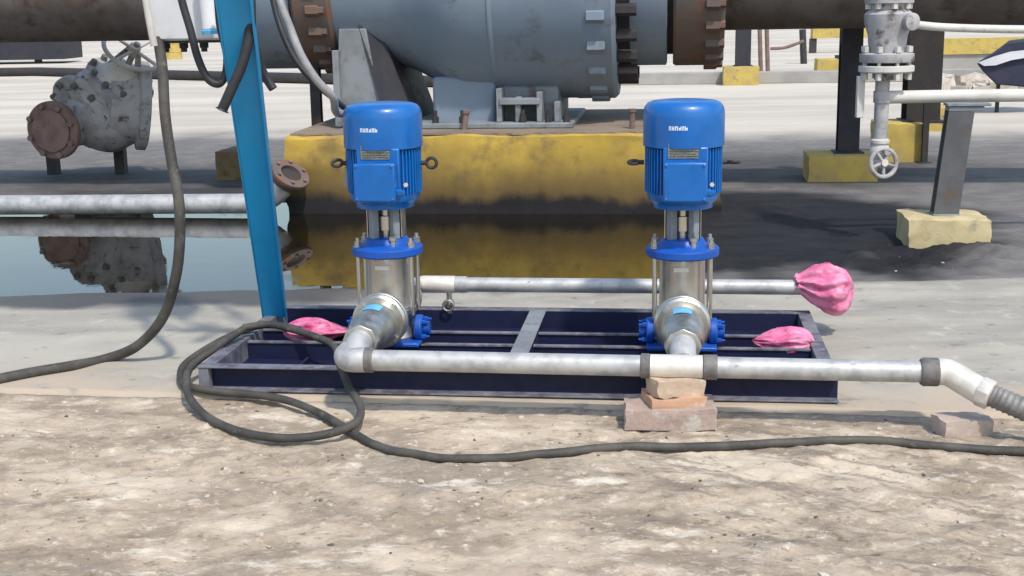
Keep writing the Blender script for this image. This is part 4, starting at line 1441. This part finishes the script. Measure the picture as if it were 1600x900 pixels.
YP = W0.y + .05
MB().tube([wl_(-260, 322, YP + .30), wl_(60, 320, YP + .12), wl_(395, 318, YP - .10)], .079, 24).build('pipe_length', M['galv'], wp)
MB().tube(spline([wl_(392, 318, YP - .10), wl_(415, 314, YP - .12), wl_(436, 300, YP - .14), wl_(450, 281, YP - .17)], 8), .079, 24).build('elbow', M['galv'], wp)
fd2 = Vector((.50, -.42, .76)).normalized()
MB().lathe([(.084, -.01), (.084, .012)], wl_(452, 276, YP - .18), fd2, 24).build('dark_bore_disc', M['dark_steel'], wp)  # dark disc set in the open bore, its inner shade put in as colour
MB().lathe([(.082, -.14), (.086, -.10), (.105, -.03), (.112, -.002)], wl_(452, 276, YP - .18), fd2, 28).build('flange_hub', M['flange_rust'], wp)
fl_ = MB().lathe([(.145, 0), (.155, .01), (.155, .035), (.15, .04), (.085, .041), (.080, -.03)], wl_(452, 276, YP - .18), fd2, 36, caps=False).build('flange', M['flange_rust'], wp)
g1 = fd2.cross(Vector((0, 0, 1))).normalized()
g2 = fd2.cross(g1)
for k in range(6):
    a = 2 * PI * k / 6
    MB().lathe([(.014, .03), (.014, .06)], wl_(452, 276, YP - .18) + (g1 * math.cos(a) + g2 * math.sin(a)) * .122, fd2, 6).build('flange_bolt', M['rust'], fl_)
for x in (110, 330):
    pp = wl_(x, 335, YP + .1)
    MB().box(pp.x - .06, pp.x + .06, pp.y - .08, pp.y + .08, -.08 - W0.z, pp.z + .012).build('pipe_saddle', M['dark_steel'], wp)

# ------------------------------------------------------------------ far background
kA, kB = gnd(-600, 118), gnd(700, 130)
tag(MB().tube([gnd(-600, 122, .12), gnd(60, 112, .12), gnd(700, 128, .12)], .12, 16).build('ground_pipe', M['dark_steel']), 'long dark pipe lying on the pale ground far behind the valve', 'pipe')
ka, kb = gnd(960, 134), gnd(2200, 118)
kt = MB().hexa([ka, kb, kb + Vector((0, .25, 0)), ka + Vector((0, .25, 0))], [ka + Vector((0, .02, .24)), kb + Vector((0, .02, .24)), kb + Vector((0, .25, .24)), ka + Vector((0, .25, .24))])
tag(kt.build('kerb', M['kerb'], bevel=.02), 'low grey concrete kerb across the far ground on the right', 'kerb')
# rusty frame
rf = thing('rusty_frame', gnd(1196, 122), 'thin rusty pipe frame with a sloping brace on the far ground', 'frame')
rl = rf.location
for x0 in (1189, 1200, 1256):
    a = gnd(x0, 118 if x0 < 1250 else 100) - rl
    t_ = at(x0 - 2, 46, (a + rl).y) - rl
    MB().cyl((a.x, a.y, -.02), t_, .05 if x0 < 1250 else .09, n=10).build('upright', M['rust'] if x0 < 1250 else M['dark_steel'], rf)
Yb = rl.y + .6
MB().tube(spline([at(1204, 76, Yb) - rl, at(1228, 74, Yb) - rl, at(1256, 64, Yb) - rl], 6), .035, 8).build('brace', M['rust'], rf)
# yellow beam in the distance
yb = at(1268, 60, 42)
yb2 = at(1470, 50, 42)
yh = thing('yellow_beam', (yb.x, 42, 0), 'distant bright yellow beam seen under the pipeline', 'beam')
MB().box(0, yb2.x - yb.x, -.15, .15, yb.z, yb.z + .30).build('beam_rail', M['yellow_block'], yh)
for x in (.05, (yb2.x - yb.x) * .5, yb2.x - yb.x - .1):
    MB().box(x - .1, x + .1, -.1, .1, -.02, yb.z - .002).build('leg', M['dark_steel'], yh)
# sand yellow wall at the right
sw = gnd(1466, 116)
se = gnd(1900, 118)
wh = at(1500, 60, sw.y).z
wl2 = thing('low_wall', sw, 'low sand yellow wall beyond the standpipe near the picture edge', 'wall')
MB().box(0, 12, 0, .4, -.05, wh * .55).build('wall_base', M['kerb'], wl2)
MB().box(-.05, 12, -.05, .45, wh * .55 + .003, wh).build('wall_cap', M['yellow_block'], wl2)
# pale rubble beyond the standpipe
rb_ = random.Random(12)
mb = MB()
for k in range(70):
    c_ = gnd(rb_.uniform(1452, 1640), rb_.uniform(128, 150))
    sz = rb_.uniform(.06, .22)
    mb.box(c_.x - sz, c_.x + sz, c_.y - sz * .7, c_.y + sz * .7, c_.z - .03, c_.z + sz * rb_.uniform(.6, 1.3), rz=rb_.uniform(0, 3), jit=sz * .25)
tag(mb.build('rubble', M['pale_stone'], smooth=0), kind='stuff')
# dark blue folded sheet with a pale edge
dY = 16.0
tp = thing('folded_tarpaulin', at(1550, 135, dY) * 1, 'dark blue folded sheet with a pale edge at the edge of the picture', 'tarpaulin')
tp.location = gnd(1560, 178)
tl = tp.location
dY = tl.y
pts = [(1526, 99), (1550, 84), (1574, 66), (1640, 58), (1640, 118), (1600, 136), (1556, 132), (1536, 112)]
mb = MB()
fr2 = [at(x, y, dY - .1) - tl for x, y in pts]
bk2 = [at(x + 3, y - 3, dY + .5) - tl for x, y in pts]
n_ = len(pts)
mb.add(fr2 + bk2, [tuple(range(n_)), tuple(range(2 * n_ - 1, n_ - 1, -1))] + [((i + 1) % n_, i, n_ + i, n_ + (i + 1) % n_) for i in range(n_)])
mb.build('sheet', M['tarp_blue'], tp, bevel=.02)
pe = [at(x, y, dY - .16) - tl for x, y in ((1530, 98), (1556, 88), (1580, 81), (1640, 74), (1640, 84), (1580, 94), (1556, 102), (1538, 103))]
pe2 = [p + Vector((0, .05, 0)) for p in pe]
n_ = len(pe)
MB().add(pe + pe2, [tuple(range(n_)), tuple(range(2 * n_ - 1, n_ - 1, -1))] + [((i + 1) % n_, i, n_ + i, n_ + (i + 1) % n_) for i in range(n_)]).build('pale_edge', M['box_white'], tp)
for x in (1560, 1620):
    q = at(x, 130, dY + .2) - tl
    MB().cyl((q.x, q.y, -.02), (q.x, q.y, q.z + .1), .03, n=8).build('prop', M['dark_steel'], tp)
# left background: dark skip and a yellow drum
dk = gnd(60, 100)
sb = thing('dark_skip', dk, 'dark metal skip far behind on the left under the pipeline', 'skip')
MB().box(-5, at(100, 90, dk.y).x - dk.x, 0, 2.0, .15, 1.0).build('skip_body', M['navy_post'], sb)
MB().box(-5, at(100, 90, dk.y).x - dk.x + .05, -.05, -.002, .92, 1.06).build('skip_rim', M['dark_steel'], sb)
for x in (-4.5, -.1):
    MB().box(x - .1, x + .1, .2, .4, -.02, .149).build('leg', M['dark_steel'], sb)
dr = gnd(272, 93)
drm = thing('yellow_drum', dr, 'small olive yellow drum on the far ground below the white cabinet', 'drum')
MB().lathe([(.30, 0), (.31, .02), (.30, .04), (.30, .28), (.315, .30), (.30, .32), (.30, .56), (.315, .58), (.30, .60), (.30, .86), (.31, .88), (.28, .885)], (0, 0, -.02), n=24).build('drum_body', M['yellow_block'], drm)
